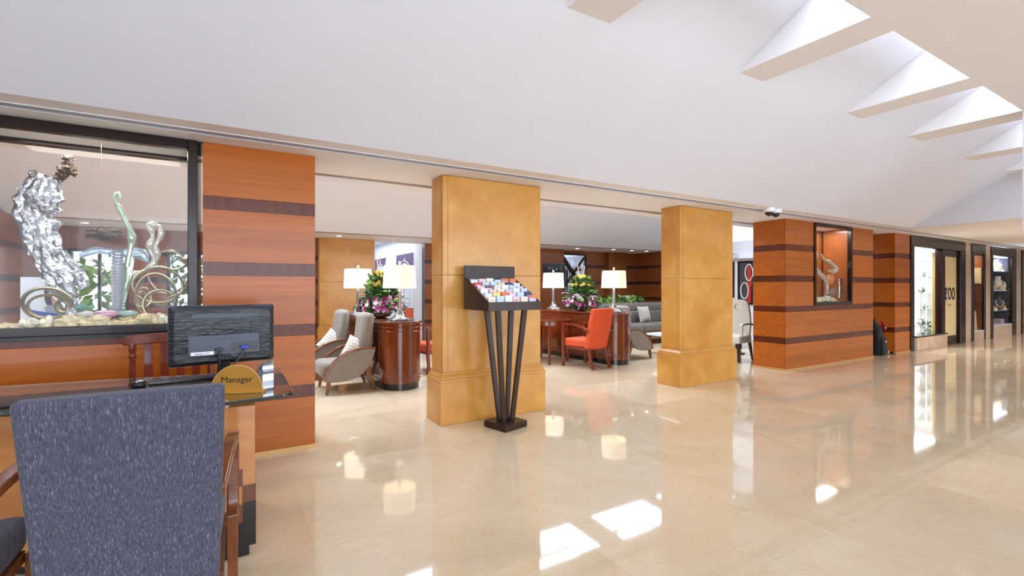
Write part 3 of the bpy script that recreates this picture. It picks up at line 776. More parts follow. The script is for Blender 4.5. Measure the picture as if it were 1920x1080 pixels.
# ------------------------------------------------------------------ manager's desk
def poly_off(p): return p
desk = thing('reception_desk', "manager's veneered desk with a smoked glass top and black stepped plinth", 'desk', (-.8, 3.0, 0))
dx, dy = .8, -3.0
def dp(pts): return [(x + dx, y + dy) for x, y in pts]
obj('desk_body', B().prism(dp([(.093, 2.605), (.093, 3.30), (-1.1, 3.42), (-1.75, 3.45), (-1.75, 3.07), (-.95, 2.99), (-.45, 2.72), (-.25, 2.605)]), .06, .73), M['desk_wood'], desk)
obj('plinth', B().prism(dp([(.07, 2.63), (.07, 3.27), (-1.7, 3.4), (-1.7, 3.1), (-.9, 3.02), (-.25, 2.63)]), 0, .06), M['black'], desk)
def face(x0, x1, z0, z1, m, nm): obj(nm, B().box(x0 + dx, x1 + dx, 2.597 + dy, 2.606 + dy, z0, z1), M[m], desk)
face(-.25, .0415, .06, .175, 'black', 'inlay_block'); face(.042, .097, .06, .27, 'black', 'inlay_block')
face(.042, .097, .271, .35, 'desk_brown', 'inlay_block'); face(-.02, .0415, .176, .26, 'desk_brown', 'inlay_block')
face(.022, .0415, .35, .43, 'desk_brown', 'inlay_block')
gp = [(-1.85, 2.98), (-.95, 2.87), (-.62, 2.72), (-.36, 2.60), (-.1, 2.565), (.12, 2.585), (.2, 2.60), (.245, 2.63), (.262, 2.68), (.262, 3.36), (.25, 3.42), (.2, 3.45), (-.2, 3.48), (-1.1, 3.6), (-1.85, 3.63)]
obj('glass_top', B().prism(dp(gp), .752, .768), M['glass_green'], desk)
gl = curve([(x + dx, y + dy, .76) for x, y in gp] + [(gp[0][0] + dx, gp[0][1] + dy, .76)], 4)
obj('glass_edge', B().tube(gl[:-1], .0085, 6, True), M['glass_edge'], desk, True)
for x, y in [(-.03, 2.72), (-.03, 3.2), (-1.5, 3.2)]:
    obj('standoff', B().lathe([(.025, .73), (.025, .752)], 14, x + dx, y + dy), M['chrome'], desk, True)

# monitor
mo = thing('computer_monitor', 'black computer monitor seen from its rippled back on the glass desk', 'monitor', (-.043, 3.075, .768), math.radians(8.6))
b_ = B(); W2, z0, z1 = .252, .112, .435
def rr(x0, x1, za, zb, r, n=5):
    out = []
    for cx, cz, a0 in [(x1 - r, zb - r, 0), (x0 + r, zb - r, PI / 2), (x0 + r, za + r, PI), (x1 - r, za + r, 3 * PI / 2)]:
        for k in range(n + 1): out.append((cx + r * math.cos(a0 + PI / 2 * k / n), cz + r * math.sin(a0 + PI / 2 * k / n)))
    return out
obj('bezel', B().prism(rr(-W2, W2, z0, z1, .014), -.012, .012, 'y'), M['black_plastic'], mo)
o1, o2 = rr(-W2 + .002, W2 - .002, z0 + .002, z1 - .002, .014), rr(-W2 + .025, W2 - .025, z0 + .022, z1 - .03, .02)
n = len(o1)
b_.add([(x, -.012, z) for x, z in o1] + [(x, -.034, z) for x, z in o2], [(i, (i + 1) % n, (i + 1) % n + n, i + n) for i in range(n)] + [tuple(range(n, 2 * n))])
obj('back_shell', b_, M['mon_black'], mo)
obj('screen', B().box(-W2 + .015, W2 - .015, .0118, .0125, z0 + .02, z1 - .015), M['mon_grey'], mo)
vs_ = obj('vent_slot', B().prism(rr(-.15, .17, .366, .388, .0105), -.0375, -.033, 'y'), M['black_plastic'], mo)
vent = B()
for k in range(60): vent.box(-.143 + k * .0051, -.1405 + k * .0051, -.0383, -.0372, .370, .384)
obj('vent_grid', vent, M['mon_grey'], vs_, kind='stuff')
cp = obj('connector_panel', B().box(-.165, .17, -.0362, -.033, .168, .272), M['mon_grey'], mo)
obj('socket_recess', B().box(.03, .165, -.0368, -.036, .178, .228), M['black_plastic'], cp)
o = obj('brand_lettering', text_bm('SAMSUNG', .024, .0006, 1.15), M['black_plastic'], cp); o.location = (.012, -.0368, .243)
obj('rating_label', B().box(-.155, -.05, -.0368, -.036, .168, .186), M['white_plastic'], cp)
o = obj('label_print', text_bm('BN68 4177', .013, .0003, 1.1), M['ink'], cp); o.location = (-.105, -.0373, .172)
obj('power_plug', B().box(-.045, -.01, -.058, -.036, .186, .202), M['black_plastic'], cp, bevel=.003)
obj('video_plug', B().box(.075, .115, -.06, -.0365, .192, .208), M['blue_plug'], cp, bevel=.003)
obj('power_cable', B().tube(curve([(-.027, -.056, .19), (-.027, -.064, .15), (-.03, -.06, .08), (-.045, -.03, .02), (-.05, .02, .005)], 6), .004), M['black_plastic'], mo, True)
obj('video_cable', B().tube(curve([(.095, -.06, .196), (.085, -.066, .17), (.05, -.06, .12), (.01, -.03, .06), (0, .03, .006)], 6), .004), M['mon_grey'], mo, True)
obj('neck', B().bar((0, .0, .012), (0, -.015, .17), .07, .03, .05, .025), M['black_plastic'], mo)
obj('stand_foot', B().lathe([(.105, 0), (.105, .006), (.07, .013), (0, .014)], 28, M=Matrix.Diagonal((1.15, .8, 1, 1))), M['black_plastic'], mo, True)

# half-round sign
sg = thing('desk_sign', 'half-round brass sign reading Manager on the front edge of the desk', 'sign', (.02, 2.755, .768), -.36)
arc = [(.118 * math.cos(a), .012 + .128 * math.sin(a)) for a in [PI * k / 28 for k in range(29)]]
obj('sign_plate', B().prism(arc, -.006, .006, 'y'), M['brass'], sg)
rim = [(x * 1.0, -.004, z) for x, z in arc]
obj('rim', B().tube([(.118 * math.cos(a), -.004, .012 + .128 * math.sin(a)) for a in [PI * k / 28 for k in range(29)]], .0045, 6), M['gold_strip'], sg, True)
obj('sign_base', B().box(-.13, .13, -.022, .03, 0, .012), M['brass'], sg, bevel=.002)
o = obj('lettering', text_bm('Manager', .043, .001), M['ink'], sg); o.location = (0, -.0065, .055)

t = thing('card_holder', 'wavy silver card holder beside the monitor on the glass desk', 'holder', (.165, 3.06, .768), .3)
b_ = B(); strip(b_, curve([(-.03, .004), (-.03, .045), (-.04, .055), (-.03, .065), (-.03, .09), (-.038, .115)], 5), .004, -.03, .03); obj('front_sheet', b_, M['silver'], t, True)
obj('holder_base', B().box(-.03, .03, -.03, .03, 0, .006), M['silver'], t)
obj('back_sheet', B().box(-.03, .03, .026, .03, .006, .09), M['silver'], t)
obj('knob', B().ball((.04, .01, .06), .011, 10), M['black_plastic'], t, True)
t = thing('computer_mouse', 'black mouse with a pale ring on the glass desk', 'mouse', (-.43, 3.17, .768), .5)
obj('shell', B().ball((0, 0, .016), .055, 16, .42, sx=.65), M['black_plastic'], t, True)
obj('ring', B().tube([(.011 * math.cos(a), -.02 + .011 * math.sin(a), .0385) for a in [2 * PI * k / 16 for k in range(16)]], .0028, 6, True), M['white_plastic'], t, True)
t = thing('reflection_slab', 'flat black slab standing in for the monitor reflected in the desk glass', 'reflection_slab', (-.2, 3.28, .768), .1)  # added dark slab in place of the monitor's reflection in the glass
kt = obj('slab_base', B().box(-.2, .2, -.06, .06, 0, .012), M['black_plastic'], t, bevel=.004)
kb = B().box(-.18, .18, -.045, .045, .012, .012)
kb = B()
for i in range(16):
    for j in range(5): kb.box(-.185 + i * .0233, -.166 + i * .0233, -.05 + j * .0205, -.033 + j * .0205, .012, .016)
obj('slab_grid', kb, M['mon_grey'], kt, kind='stuff')

# wooden chair behind the desk
t = thing('wooden_chair', 'red-brown wooden chair with a carved top rail behind the desk', 'chair', (-.33, 3.62, 0), .05)
rail = [(-.25, .93), (-.27, .955), (-.255, .98), (-.235, .992), (-.1, 1.002), (.1, 1.002), (.235, .992), (.255, .98), (.27, .955), (.25, .93), (.1, .938), (-.1, .938)]
obj('top_rail', B().prism(rail, .20, .235, 'y'), M['red_wood'], t, bevel=.006)
for s in (-1, 1):
    obj('back_post', B().lathe([(.02, .46), (.02, .6), (.013, .62), (.022, .66), (.018, .78), (.015, .84), (.022, .86), (.014, .88), (.022, .90), (.018, .94)], 14, s * .21, .217), M['red_wood'], t, True)
    obj('leg', B().bar((s * .21, .225, 0), (s * .2, .21, .46), .03, .03, .04, .04), M['red_wood'], t)
    obj('leg', B().lathe([(.014, 0), (.02, .1), (.018, .3), (.024, .43)], 12, s * .2, -.18), M['red_wood'], t, True)
for k in range(4): obj('slat', B().box(-.15 + k * .085, -.105 + k * .085, .21, .225, .46, .94), M['red_wood'], t)
obj('seat', B().box(-.23, .23, -.2, .235, .43, .46), M['red_wood'], t, bevel=.01)

# ------------------------------------------------------------------ leaflet stand
st = thing('leaflet_stand', 'dark brown pedestal stand full of small leaflets in front of the column', 'stand', (2.198, 3.831, 0), math.radians(2))
sq = [Matrix.Rotation(math.radians(13), 3, 'Z') @ Vector((x, y, 0)) for x, y in [(-.143, -.143), (.143, -.143), (.143, .143), (-.143, .143)]]
obj('base', B().hexa([(p.x, p.y, 0) for p in sq], [(p.x, p.y, .06) for p in sq]), M['dark_brown'], st, bevel=.004)
for x, y in [(-.145, -.1), (.145, -.1), (-.145, .1), (.125, .1)]:
    obj('leg', B().bar((x * .32, y * .38, .06), (x, y, 1.095), .042, .03, .05, .034), M['dark_brown'], st, bevel=.003)
x0, x1, y0, y1 = -.31, .25, -.22, .25
obj('tray_floor', B().box(x0, x1, y0, y1, 1.095, 1.11), M['dark_brown'], st)
obj('tray_front', B().box(x0, x1, y0, y0 + .018, 1.11, 1.172), M['dark_brown'], st)
obj('tray_back', B().box(x0, x1, y1 - .018, y1, 1.11, 1.508), M['dark_brown'], st)
side = [(y0 + .018, 1.11), (y1 - .018, 1.11), (y1 - .018, 1.395), (y0 + .018, 1.172)]
for xx in (x0, x1 - .018): obj('tray_side', B().prism(side, xx, xx + .018, 'x'), M['dark_brown'], st)
rowy = [-.19 + k * .067 for k in range(6)]
for k, y in enumerate(rowy):
    zt = 1.172 + .474 * (y - y0) + .028
    obj('step', B().box(x0 + .018, x1 - .018, y - .008, y + .055, 1.11, zt - .085), M['dark_brown'], st)
cols = [('white', (236, 236, 240)), ('pale blue', (196, 216, 236)), ('cream', (238, 226, 204)), ('pink', (236, 200, 206)), ('red', (208, 60, 54)), ('orange', (226, 118, 70)), ('navy', (62, 62, 104)), ('pale grey', (206, 210, 220)), ('lilac', (214, 200, 228)), ('yellow', (238, 214, 120)), ('mint', (196, 224, 214)), ('plum', (110, 74, 96))]
CM = [plain('card_%d' % i, c, .45, var=.03, scale=40) for i, (n_, c) in enumerate(cols)]
order = [[2, 1, 0, 3, 2, 8], [0, 9, 5, 8, 1, 6], [0, 3, 2, 3, 0, 1, 10][:6], [3, 11, 2, 0, 7, 8], [4, 7, 1, 9, 6, 0], [0, 3, 2, 1, 8, 5]]
rown = ['front', 'second', 'third', 'fourth', 'fifth', 'back']
poss = ['leftmost', 'second from left', 'third from left', 'third from right', 'second from right', 'rightmost']
lf = {}
prints = [7, 1, 3, 5, 8]
rs = random.Random(3)
ca, sa = math.cos(math.radians(2)), math.sin(math.radians(2))
for r, y in enumerate(rowy):
    zb = 1.172 + .474 * (y - y0) + .028 - .085
    for k in range(6):
        c = order[r][k]; key = (c, (r + k) % 4)
        lx = x0 + .065 + k * .086 + rs.uniform(-.004, .004); ly = y + .024
        wx, wy = 2.198 + lx * ca - ly * sa, 3.831 + lx * sa + ly * ca
        rz = math.radians(2) + rs.uniform(-.08, .08)
        lab = '%s leaflet pack, %s in the %s row of the stand' % (cols[c][0], poss[k], rown[r])
        if key not in lf:
            t = thing('leaflet', lab, 'leaflet', (wx, wy, zb), rz, 'leaflets in the pedestal stand')
            hgt = .088 + .012 * ((r * 3 + k) % 3) / 2
            obj('card_pack', B().hexa([(-.036, -.012, 0), (.036, -.012, 0), (.036, .012, 0), (-.036, .012, 0)], [(-.036, -.004, hgt), (.036, -.004, hgt), (.036, .018, hgt), (-.036, .018, hgt)]), CM[c], t)
            pc = CM[prints[(c + r) % 5]] if c not in (4, 5, 6, 11) else CM[0]
            v_ = key[1]
            if v_ == 0: obj('print', B().hexa([(-.02, -.0095, .058), (.03, -.0095, .058), (.03, -.008, .058), (-.02, -.008, .058)], [(-.02, -.0086, .068), (.03, -.0086, .068), (.03, -.006, .068), (-.02, -.006, .068)]), pc, t)
            elif v_ == 1: obj('print', B().hexa([(-.036, -.0085, .074), (.036, -.0085, .074), (.036, -.005, .074), (-.036, -.005, .074)], [(-.036, -.0072, hgt - .001), (.036, -.0072, hgt - .001), (.036, -.004, hgt - .001), (-.036, -.004, hgt - .001)]), pc, t)
            else:
                obj('print', B().box(-.026, .01, -.0099, -.007, .05, .054), pc, t); obj('print', B().box(-.026, .024, -.0094, -.007, .06, .064), pc, t)
            lf[key] = t
        else: dup(lf[key], (wx, wy, zb), rz, lab)

# ------------------------------------------------------------------ lounge consoles
def capsule(L, r, n=14):
    return [(r * math.cos(a), r * math.sin(a)) for a in [PI + PI * k / n for k in range(n + 1)]] + [(r * math.cos(a), L + r * math.sin(a)) for a in [PI * k / n for k in range(n + 1)]]
def console(p0, p1, r, label, grp):
    d = Vector((p1[0] - p0[0], p1[1] - p0[1])); L = d.length; rz = math.atan2(-d.x, d.y)
    t = thing('console_table', label, 'console', (p0[0], p0[1], 0), rz, grp)
    obj('plinth', B().prism(capsule(L, r - .02), 0, .085), M['black'], t, True)
    obj('carcass', B().prism(capsule(L, r), .085, .84), M['mahog'], t, True)
    for z in (.12, .165, .735, .79): obj('moulding', B().prism(capsule(L, r + .008), z, z + .012), M['mahog'], t, True, bevel=.004)
    obj('top', B().prism(capsule(L, r + .028), .84, .872), M['mahog_flat'], t, True, bevel=.008)
    for k in range(4):
        for s in (-1, 1):
            obj('door', B().box(s * r - .004, s * r + .004, .05 + k * (L - .1) / 4 + .004, .05 + (k + 1) * (L - .1) / 4 - .004, .20, .72), M['mahog'], t, bevel=.003)
    return t
A0, A1 = (1.885, 6.06), (1.80, 7.72)
C0, C1 = (5.66, 6.10), (5.50, 7.72)
console(A0, A1, .262, 'round-ended mahogany console behind the grey armchairs', 'mahogany consoles')
console(C0, C1, .262, 'round-ended mahogany console behind the orange armchair and round table', 'mahogany consoles')
def lamp(loc, label, first=[None]):
    if first[0] is not None: dup(first[0], loc, 0, label); return
    t = thing('table_lamp', label, 'lamp', loc, 0, 'white drum table lamps')
    obj('lamp_base', B().lathe([(.135, 0), (.14, .012), (.13, .028), (.085, .05), (.055, .085), (.038, .13), (.026, .18), (.023, .40), (.018, .42)], 28), M['lamp_glass'], t, True)
    obj('stem', B().lathe([(.008, .05), (.008, .74)], 10), M['chrome'], t, True)
    sh = B(); r0, r1, za, zb = .212, .198, .418, .712
    lsh = obj('lamp_shade', sh.lathe([(r0, za), (r1, zb), (r1 - .004, zb), (r0 - .004, za), (r0, za)], 40), M['shade'], t, True)
    obj('spider', B().tube([(-.2, 0, .7), (0, 0, .705), (.2, 0, .7)], .003, 6), M['chrome'], lsh)
    obj('bulb', B().ball((0, 0, .56), .035, 12), M['bulb'], lsh, True)
    obj('finial', B().ball((0, 0, .75), .022, 12), M['chrome'], t, True)
    first[0] = t
lamp((1.87, 6.03, .872), 'lit drum lamp on the near end of the console behind the armchairs')
lamp((1.67, 7.5, .872), 'lit drum lamp partly hidden behind the flowers and first lamp')
lamp((5.62, 6.07, .872), 'lit drum lamp above the orange armchair, near end of its console')
lamp((5.46, 7.62, .872), 'lit drum lamp beside the dark sign, far end of its console')

LEAF = B().add([(0, 0, 0), (.022, .01, .045), (0, -.004, .1), (-.022, .01, .045), (0, .018, .05)], [(0, 1, 4), (1, 2, 4), (2, 3, 4), (3, 0, 4)])
BLOOM = B()
for k in range(5):
    a = 2 * PI * k / 5; c_, s_ = math.cos(a), math.sin(a); e, f = -s_, c_
    BLOOM.add([(0, 0, 0), (.016 * c_ + .012 * e, .016 * s_ + .012 * f, .012), (.034 * c_, .034 * s_, .014), (.016 * c_ - .012 * e, .016 * s_ - .012 * f, .012)], [(0, 1, 2, 3)])
MUM = B()
for ring, (rr_, zz, m_) in enumerate([(.042, .008, 12), (.03, .022, 10), (.016, .03, 7)]):
    for k in range(m_):
        a = 2 * PI * k / m_ + ring; c_, s_ = math.cos(a), math.sin(a)
        MUM.add([(0, 0, zz * .4), (rr_ * .6 * c_ - .008 * s_, rr_ * .6 * s_ + .008 * c_, zz), (rr_ * c_, rr_ * s_, zz), (rr_ * .6 * c_ + .008 * s_, rr_ * .6 * s_ - .008 * c_, zz)], [(0, 1, 2, 3)])
def scatter(src, parent, p, d, s, roll):
    """copy of a leaf or blossom at p with its +z along d"""
    o = src.copy(); COL.objects.link(o); o.parent = parent
    q = Vector(d).to_track_quat('Z', 'Y'); o.rotation_mode = 'QUATERNION'
    from mathutils import Quaternion
    o.rotation_quaternion = q @ Quaternion((0, 0, 1), roll); o.location = p; o.scale = (s, s, s); return o
def flowers(loc, label, seed):
    rs = random.Random(seed)
    t = thing('flower_arrangement', label, 'flowers', loc, 0, 'tiered flower arrangements')
    obj('bowl', B().lathe([(.06, 0), (.13, .015), (.15, .06), (.13, .07), (0, .06)], 20), M['chrome'], t, True)
    core = B().ball((0, 0, .2), .15, 16, 1.0, .3, seed); core.ball((0, 0, .42), .11, 14, 1.6, .3, seed + 1)
    obj('moss_core', core, M['leaf'], t)
    first = {}
    def put(nm, bm_, mat, p, d, s):
        if nm + mat.name not in first:
            o = obj(nm, bm_, mat, t); first[nm + mat.name] = o
            q = Vector(d).to_track_quat('Z', 'Y'); o.rotation_mode = 'QUATERNION'; o.rotation_quaternion = q; o.location = p; o.scale = (s, s, s)
        else: scatter(first[nm + mat.name], t, p, d, s, rs.uniform(0, 6.3))
    def rad(z):     # silhouette: wide skirt, stepped cone
        return .30 if z < .16 else (.27 - (z - .16) * .5 if z < .34 else .17 - (z - .34) * .35)
    for k in range(290):
        z = rs.uniform(.05, .58); a = rs.uniform(0, 2 * PI); r = rad(z) * rs.uniform(.45, .85)
        d = Vector((math.cos(a), math.sin(a), rs.uniform(-.1, .9))).normalized()
        put('leaf', LEAF, M['leaf_light'] if rs.random() < .22 else M['leaf'], (r * math.cos(a), r * math.sin(a), z), d, rs.uniform(1.0, 1.9))
    for k in range(150):
        z = rs.uniform(.10, .30); a = rs.uniform(0, 2 * PI); r = rad(z) * rs.uniform(.85, 1.2)
        d = Vector((math.cos(a), math.sin(a), rs.uniform(0, .6)))
        put('orchid', BLOOM, M['orchid_pale'] if rs.random() < .38 else M['orchid'], (r * math.cos(a), r * math.sin(a), z), d, rs.uniform(.9, 1.5))
    for zc, rc, n_ in ((.47, .165, 13), (.50, .12, 8), (.60, .115, 9), (.635, .06, 6)):
        for k in range(n_):
            a = 2 * PI * k / n_ + rs.uniform(-.2, .2) + zc
            put('yellow_bloom', MUM, M['mum'], (rc * math.cos(a), rc * math.sin(a), zc + rs.uniform(-.015, .015)), (math.cos(a) * .7, math.sin(a) * .7, .9), rs.uniform(.85, 1.15))
    for k in range(12):
        a = rs.uniform(0, 2 * PI); r = .28; z = rs.uniform(.12, .3)
        b_ = B().tube(curve([(r * .6 * math.cos(a), r * .6 * math.sin(a), z), (r * 1.2 * math.cos(a), r * 1.2 * math.sin(a), z + .05), (r * 1.5 * math.cos(a), r * 1.5 * math.sin(a), z + .03)], 4), .003, 5)
        for q in range(6):
            f = .9 + q * .11; b_.ball((r * f * math.cos(a), r * f * math.sin(a), z + .05), .009, 6)
        obj('bud_spray', b_, M['orchid_pale'] if k % 2 else M['leaf_light'], t)
    for k in range(7):
        a = k * 2.1; obj('reed', B().tube([(.03 * math.cos(a), .03 * math.sin(a), .5), (.075 * math.cos(a), .075 * math.sin(a), .82 + .03 * (k % 3))], .006, 6), M['reed'], t)
flowers((1.83, 6.78, .872), 'tiered purple and yellow flowers behind the near drum lamp at left', 4)
flowers((5.55, 6.86, .872), 'tiered purple and yellow flowers between the two right-hand lamps', 9)
t = thing('framed_card', 'small orange-red framed card on the console behind the glass lamp foot', 'card', (2.04, 6.16, .872), -.5)
obj('card', B().box(-.05, .05, -.004, .004, .008, .142), plain('orange_card', (214, 84, 40), .4), t)
for a in [(-.056, .056, 0, .008), (-.056, .056, .142, .15), (-.056, -.05, .008, .142), (.05, .056, .008, .142)]: obj('card_frame', B().box(a[0], a[1], -.006, .006, a[2], a[3]), M['chair_wood'], t)
for k, (x, y, lab) in enumerate([(1.98, 5.93, 'small glass ashtray at the near lamp foot on the left console'), (5.83, 6.02, 'small glass ashtray at the lamp foot above the orange armchair')]):
    o = obj('glass_dish', B().lathe([(.05, 0), (.058, .03), (.05, .03), (.042, .008), (0, .008)], 18), M['lamp_glass'], None, True); o.location = (x, y, .872); tag(o, lab, 'dish')

# round table
t = thing('round_table', 'round dark wooden table between the column and the orange armchair', 'table', (4.74, 6.86, 0))
obj('table_top', B().lathe([(0, .735), (.47, .735), (.485, .745), (.48, .758), (0, .76)], 48), M['mahog_flat'], t, True)
obj('apron', B().lathe([(.42, .66), (.44, .66), (.44, .735), (.42, .735), (.42, .66)], 40), M['mahog'], t, True)
for a in (-2.0, -.45, 1.15, 2.7): obj('leg', B().bar((.40 * math.cos(a), .40 * math.sin(a), 0), (.42 * math.cos(a), .42 * math.sin(a), .735), .03, .03, .045, .045), M['mahog'], t)

# ------------------------------------------------------------------ round-sided lounge armchairs
def club_chair(label, loc, rz):
    t = thing('lounge_armchair', label, 'armchair', loc, rz, 'round-sided lounge armchairs')
    # local frame: chair faces -x, near side y = 0, far side y = .62
    rimp = [(.0, .165), (.03, .27), (.10, .37), (.19, .445), (.29, .50), (.40, .53), (.50, .535), (.60, .525)]
    low = [(.575, .43), (.53, .33), (.46, .245), (.37, .185), (.27, .155), (.16, .145), (.07, .15)]
    rp = [(p.x, p.z) for p in curve([(x, 0, z) for x, z in rimp], 4)]; lp = [(p.x, p.z) for p in curve([(x, 0, z) for x, z in low], 3)]
    for y in (0, .56):
        sp = obj('side_panel', B().prism(rp + lp, y + .004, y + .056, 'y'), M['fabric_taupe'], t, True, bevel=.008)
        b_ = B(); vs = []; fs = []
        for i, (x, z) in enumerate(rp):
            j0, j1 = rp[max(i - 1, 0)], rp[min(i + 1, len(rp) - 1)]
            tx, tz = j1[0] - j0[0], j1[1] - j0[1]; l = math.hypot(tx, tz); nx, nz = -tz / l, tx / l
            for yy in (y - .006, y + .066):
                vs += [(x - nx * .004, yy, z - nz * .004), (x + nx * .022, yy, z + nz * .022)]
        for i in range(len(rp) - 1):
            a = 4 * i; c = a + 4
            fs += [(a, a + 1, c + 1, c), (a + 2, c + 2, c + 3, a + 3), (a + 1, a + 3, c + 3, c + 1), (a, c, c + 2, a + 2)]
        m_ = 4 * (len(rp) - 1); fs += [(0, 2, 3, 1), (m_, m_ + 1, m_ + 3, m_ + 2)]
        obj('arm_rim', b_.add(vs, fs), M['chair_wood'], sp, True, bevel=.004)
        obj('leg', B().bar((.02, y + .03, 0), (.045, y + .03, .17), .03, .03, .055, .045), M['chair_wood'], t, bevel=.005)
        obj('leg', B().bar((.60, y + .03, 0), (.50, y + .03, .30), .03, .03, .06, .045), M['chair_wood'], t, bevel=.005)
    obj('seat', B().box(-.05, .50, .062, .558, .20, .385), M['fabric_taupe'], t, True, bevel=.05)
    b_ = B(); b_.hexa([(.40, .075, .33), (.57, .075, .33), (.57, .545, .33), (.40, .545, .33)], [(.475, .085, .965), (.615, .085, .975), (.615, .535, .975), (.475, .535, .965)])
    obj('backrest', b_, M['fabric_taupe'], t, True, bevel=.05)
    return t
cc = club_chair('taupe armchair with curved wooden arm rims, nearest the column at left', (.955, 6.0, 0), .0)
dup(cc, (.87, 7.02, 0), .03, 'second taupe armchair, behind the nearest one and beside the console')
dup(cc, (6.66, 6.80, 0), PI + .02, 'taupe armchair beyond the right console, its round side showing')
def cushion(name, loc, rot, s, mat, label, grp, pat=None, parent=None):
    n = 9; vs = []; fs = []
    for side in (1, -1):
        for i in range(n):
            for j in range(n):
                u, v = i / (n - 1) * 2 - 1, j / (n - 1) * 2 - 1
                pin = 1 - .10 * (1 - u * u) * (v * v) - .0
                puff = max(0, (1 - u ** 4)) * max(0, (1 - v ** 4))
                x = u * s * (1 - .07 * (1 - v * v)); z = v * s * (1 - .07 * (1 - u * u))
                vs.append((x, side * (.003 + .075 * puff ** .7 * s / .2), z))
    for side in range(2):
        o_ = side * n * n
        for i in range(n - 1):
            for j in range(n - 1): fs.append((o_ + i * n + j, o_ + (i + 1) * n + j, o_ + (i + 1) * n + j + 1, o_ + i * n + j + 1))
    per = [i * n for i in range(n)] + [(n - 1) * n + j for j in range(1, n)] + [i * n + n - 1 for i in range(n - 2, -1, -1)] + [j for j in range(n - 2, 0, -1)]
    for a, c in zip(per, per[1:] + per[:1]): fs.append((a, c, c + n * n, a + n * n))
    o = thing(name, label, 'cushion', loc, 0, grp)
    o.rotation_euler = rot
    obj('cover', B().add(vs, fs), mat, o, True)
    return o
STR = M['fabric_white']
c1 = cushion('throw_cushion', (1.36, 6.22, .50), (-.45, .35, -.55), .16, STR, 'white patterned cushion leaning in the nearest taupe armchair', 'white patterned cushions')
for k in range(7):
    z = -.12 + .04 * k
    obj('stitched_line', B().tube([(-.12 + .02 * (k % 2), -.088, z), (-.03, -.095, z + .012), (.06, -.09, z - .006)], .003, 5), M['trim_brown'], c1)
dup(c1, (1.25, 7.24, .50), 0, 'white patterned cushion in the second taupe armchair behind').rotation_euler = (-.5, .6, -.55)

# ------------------------------------------------------------------ sofa, planter, ivory chairs
t = thing('sofa', 'long charcoal-taupe sofa at the back of the lounge before the planter', 'sofa', (8.35, 8.15, 0))
obj('base', B().box(-1.1, 1.1, -.5, .32, .12, .28), M['fabric_sofa'], t, bevel=.02)
for k in range(3): obj('seat_cushion', B().box(-1.1 + k * .735, -.37 + k * .735, -.52, .1, .28, .47), M['fabric_sofa'], t, True, bevel=.05)
for k in range(3): obj('back_cushion', B().box(-1.1 + k * .735, -.37 + k * .735, .08, .3, .44, .74), M['fabric_sofa'], t, True, bevel=.05)
obj('back_roll', B().box(-1.12, 1.12, .12, .38, .70, .93), M['fabric_sofa'], t, True, bevel=.07)
for x in (-1.0, 1.0):
    for y in (-.44, .26): obj('leg', B().lathe([(.02, 0), (.03, .12)], 10, x, y), M['chair_wood'], t)
cushion('throw_cushion', (8.42, 8.06, .66), (-.25, 0, .1), .2, M['fabric_cushion'], 'stone coloured cushion on the sofa beside the ochre column', 'stone cushions')
cushion('throw_cushion', (7.55, 8.06, .66), (-.25, .12, -.1), .2, M['fabric_cushion'], 'stone coloured cushion on the sofa nearest the console', 'stone cushions')
t = thing('planter', 'long low planter of bright green leaves behind the sofa', 'planter', (8.1, 8.85, 0))
obj('planter_box', B().box(-1.0, 1.0, -.15, .15, 0, .84), M['mahog'], t)
lf0 = obj('leaf', LEAF, M['leaf_light'], t); lf0.location = (0, 0, .9); lf0.scale = (1.6,) * 3
lf1 = obj('leaf', LEAF, M['leaf'], t); lf1.location = (.1, 0, .9); lf1.scale = (1.6,) * 3
rs = random.Random(11)
for k in range(230):
    d = Vector((rs.uniform(-1, 1), rs.uniform(-1, .6), rs.uniform(.0, 1.0)))
    scatter(lf0 if rs.random() < .6 else lf1, t, (rs.uniform(-.95, .98), rs.uniform(-.14, .14), .84 + rs.uniform(-.02, .16)), d, rs.uniform(1.2, 2.1), rs.uniform(0, 6))
def ivory_chair(label, loc, rz):
    t = thing('ivory_chair', label, 'chair', loc, rz, 'ivory chairs by the art wall')
    # faces +y; tall shaped back with a round finger hole
    out = curve([(-.20, 0, .44), (-.22, 0, .65), (-.20, 0, .9), (-.15, 0, 1.04), (0, 0, 1.08), (.15, 0, 1.04), (.20, 0, .9), (.22, 0, .65), (.20, 0, .44), (0, 0, .43), (-.20, 0, .44)], 4)[:-1]
    n = len(out); cz = .95; vs = []; fs = []
    for y in (-.235, -.175):
        for p in out: vs.append((p.x, y, p.z))
        for p in out:
            d = Vector((p.x, 0, p.z - cz)).normalized(); vs.append((d.x * .06, y, cz + d.z * .06))
    for i in range(n):
        j = (i + 1) % n
        fs += [(i, j, n + j, n + i), (2 * n + i, 3 * n + i, 3 * n + j, 2 * n + j), (i, 2 * n + i, 2 * n + j, j), (n + i, n + j, 3 * n + j, 3 * n + i)]
    obj('backrest', B().add(vs, fs), M['fabric_white'], t, True)
    obj('seat', B().box(-.23, .23, -.23, .27, .32, .46), M['fabric_white'], t, True, bevel=.03)
    for s in (-1, 1):
        b_ = B(); strip(b_, curve([(-.2, .64), (0, .66), (.22, .655), (.25, .62), (.24, .46)], 4), .035, s * .25 - .022, s * .25 + .022); obj('arm', b_, M['fabric_white'], t, True, bevel=.008)
        obj('leg', B().bar((s * .21, .26, 0), (s * .2, .22, .33), .026, .026, .045, .045), M['dark_brown'], t)
        obj('leg', B().bar((s * .21, -.30, 0), (s * .2, -.2, .33), .026, .026, .045, .045), M['dark_brown'], t)
    return t
ic = ivory_chair('ivory chair with a round hole in its back, far one by the art wall', (9.35, 6.45, 0), 2.2)
